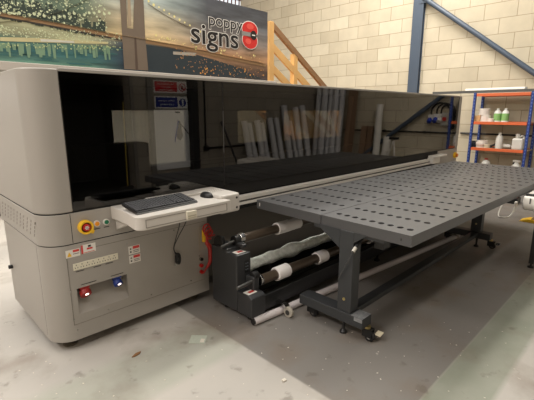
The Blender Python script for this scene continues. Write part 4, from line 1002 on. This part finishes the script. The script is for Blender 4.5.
spec2 = [(320, 86, 3.2), (326.5, 83, 3.8), (332, 87, 3.0), (337.5, 84, 3.6), (343, 86, 3.2)]
for i, (u, v, rp) in enumerate(spec2):
    s = seen_x(u, v, XW-.1); r = rp*((2*F-s.y)*.69+s.x*.69)/FPX*.9
    if s.y < YF+.1: continue
    xx = XW-r-.012
    lean_roll((xx, max(s.y, YF+r+.02), s.z), (xx-.22, max(s.y, YF+r+.02)+.03, 0), r, f'full-height white media roll, {names[i]} from the corner against the right wall', 'media rolls leaning on the right wall')
# brown boards
A, B = seen_x(346, 90, XW-.08), seen_x(358.5, 90, XW-.08)
A.y += .10
q = thing('brown_board_stack', (XW-.2, (A.y+B.y)/2, 0), 'tall brown boards leaning on the right wall beside the rolls', 'boards')
for k in range(3):
    MB().prism([(XW-.03-k*.05, 2.3-k*.06), (XW-.05-k*.05, 2.3-k*.06), (XW-.30-k*.06, 0), (XW-.27-k*.06, 0)], 'y', A.y+k*.05, B.y-.02*k).build('board', brownp, q)
A, B = seen_x(361, 126, XW-.08), seen_x(373, 126, XW-.08)
q = thing('short_brown_boards', (XW-.15, (A.y+B.y)/2, 0), 'short brown boards leaning on the right wall beside the tall boards', 'boards')
mdl = (A.y+B.y)/2
for (ya, yb2) in ((A.y, mdl-.01), (mdl+.01, B.y)): MB().prism([(XW-.02, A.z), (XW-.05, A.z), (XW-.2, 0), (XW-.17, 0)], 'y', ya, yb2).build('board', brownp, q)
s = seen_x(379.5, 104.5, XW-.15); lean_roll((XW-.12, s.y, s.z), (XW-.34, s.y+.08, 0), .075, 'single tall white media roll beside the short brown boards', 'single media rolls on the right wall', white)
s = seen_x(387, 137, XW-.15); lean_roll((XW-.12, s.y, s.z), (XW-.30, s.y+.02, 0), .085, 'short white media roll under the diagonal brace', 'single media rolls on the right wall', white)
# tripod easel seen under the brace
s = seen_x(394, 139, XW-.4)
q = thing('metal_trestle', (XW-.4, s.y, 0), 'grey metal trestle standing by the right wall near the brace', 'trestle')
for dx, dy in ((-.18, -.16), (-.18, .16), (.18, 0)): MB().tube([(XW-.4, s.y, s.z), (XW-.4+dx, s.y+dy, .012)], .013, 8).build('leg', alu, q, smooth=True)
MB().box(XW-.44, XW-.36, s.y-.1, s.y+.1, s.z-.01, s.z+.035).build('head', black, q, bevel=.005)
# sockets with cables on the right wall
def px(u, v): return seen_x(u, v, XW)
for k, (u, v) in enumerate(((431.5, 119), (437, 118.5), (441.5, 118.5))):
    s = px(u, v); q = thing('wall_socket', (XW, s.y, s.z), ('blue wall power socket farthest from the rack', 'middle blue wall power socket with its looping cable', 'white wall power socket beside the red isolator')[k], 'socket')
    MB().box(XW-.06, XW-.001, s.y-.05, s.y+.05, s.z-.03, s.z+.09).build('socket_box', white, q, bevel=.006)
    MB().tube([(XW-.06, s.y, s.z-.0), (XW-.13, s.y, s.z-.06)], .042, 14).build('socket_outlet', bluep if k < 2 else white, q, smooth=True)
    MB().tube(curve_pts([(XW-.03, s.y, s.z+.09), (XW-.03, s.y+.02, s.z+.22), (XW-.03, s.y+.16, s.z+.32-.02*k), (XW-.03, s.y+.36-k*.05, s.z+.2-.02*k), (XW-.03, s.y+.42-k*.08, s.z-.2)], 8), .015, 8).build('supply_cable', black, q, smooth=True)
s = px(446.5, 119); q = thing('isolator_switch', (XW, s.y, s.z), 'grey isolator with a red rotary switch on the right wall', 'switch')
MB().box(XW-.09, XW-.001, s.y-.07, s.y+.07, s.z-.13, s.z+.12).build('enclosure', mat('isolator_grey', (190, 188, 180), .5, noise=.02), q, bevel=.006)
MB().tube([(XW-.09, s.y, s.z), (XW-.12, s.y, s.z)], .04, 16).build('rotary_switch', red, q, smooth=True)

# ------------------------------------------------------------------ lights: fluorescent fittings of the hall, daylight from the left, plus added fills
def area(name, loc, sx, sy, power, color, rot=(0, 0, 0)):
    l = bpy.data.lights.new(name, 'AREA'); l.shape = 'RECTANGLE'; l.size = sx; l.size_y = sy; l.energy = power; l.color = color
    o = bpy.data.objects.new(name, l); o.location = loc; o.rotation_euler = rot; C.objects.link(o); return o
W1 = (1, .95, .87)
area('ceiling_light_rear', (2.5, 5.6, 5.7), 9, .7, 400, W1)
area('ceiling_light_middle', (2.5, 2.9, 5.7), 9, .5, 230, W1)
area('front_fill_light', (1.0, -.9, 5.6), 6, .4, 105, W1)  # unseen lamp added as front fill for cabinet face and sleeves
area('ceiling_light_right', (6.2, 3.4, 5.6), 2.5, .5, 170, W1)
area('ceiling_light_left', (-2.8, 2.4, 4.6), .6, 4, 170, (1, .93, .88), (0, math.radians(-20), 0))
area('mezzanine_fill_light', (1.5, 5.3, 1.70), 5, .3, 95, W1)  # added fill, brightens the partition seen through the rear hood windows
w = bpy.data.worlds.new('world'); bpy.context.scene.world = w; w.use_nodes = True
w.node_tree.nodes['Background'].inputs[0].default_value = (1, .96, .91, 1); w.node_tree.nodes['Background'].inputs[1].default_value = .24

# ------------------------------------------------------------------ camera
cam = bpy.data.cameras.new('camera'); co = bpy.data.objects.new('camera', cam); C.objects.link(co)
cam.sensor_fit = 'HORIZONTAL'; cam.sensor_width = 36; cam.lens = 36*FPX/534; cam.clip_start = .02
Rm = Matrix((_vx, _vy, _vz))          # rows: world axes in camera (right, down, forward)
right, down, fwd = Rm.col[0], Rm.col[1], Rm.col[2]
M = Matrix((right, -down, -fwd)).transposed().to_4x4(); M.translation = Vector((0, 0, H))
co.matrix_world = M
bpy.context.scene.camera = co
vs = bpy.context.scene.view_settings
bpy.context.scene.display_settings.display_device = 'sRGB'
vs.view_transform = 'Standard'; vs.look = 'None'; vs.exposure = 0; vs.gamma = 1; vs.use_curve_mapping = False
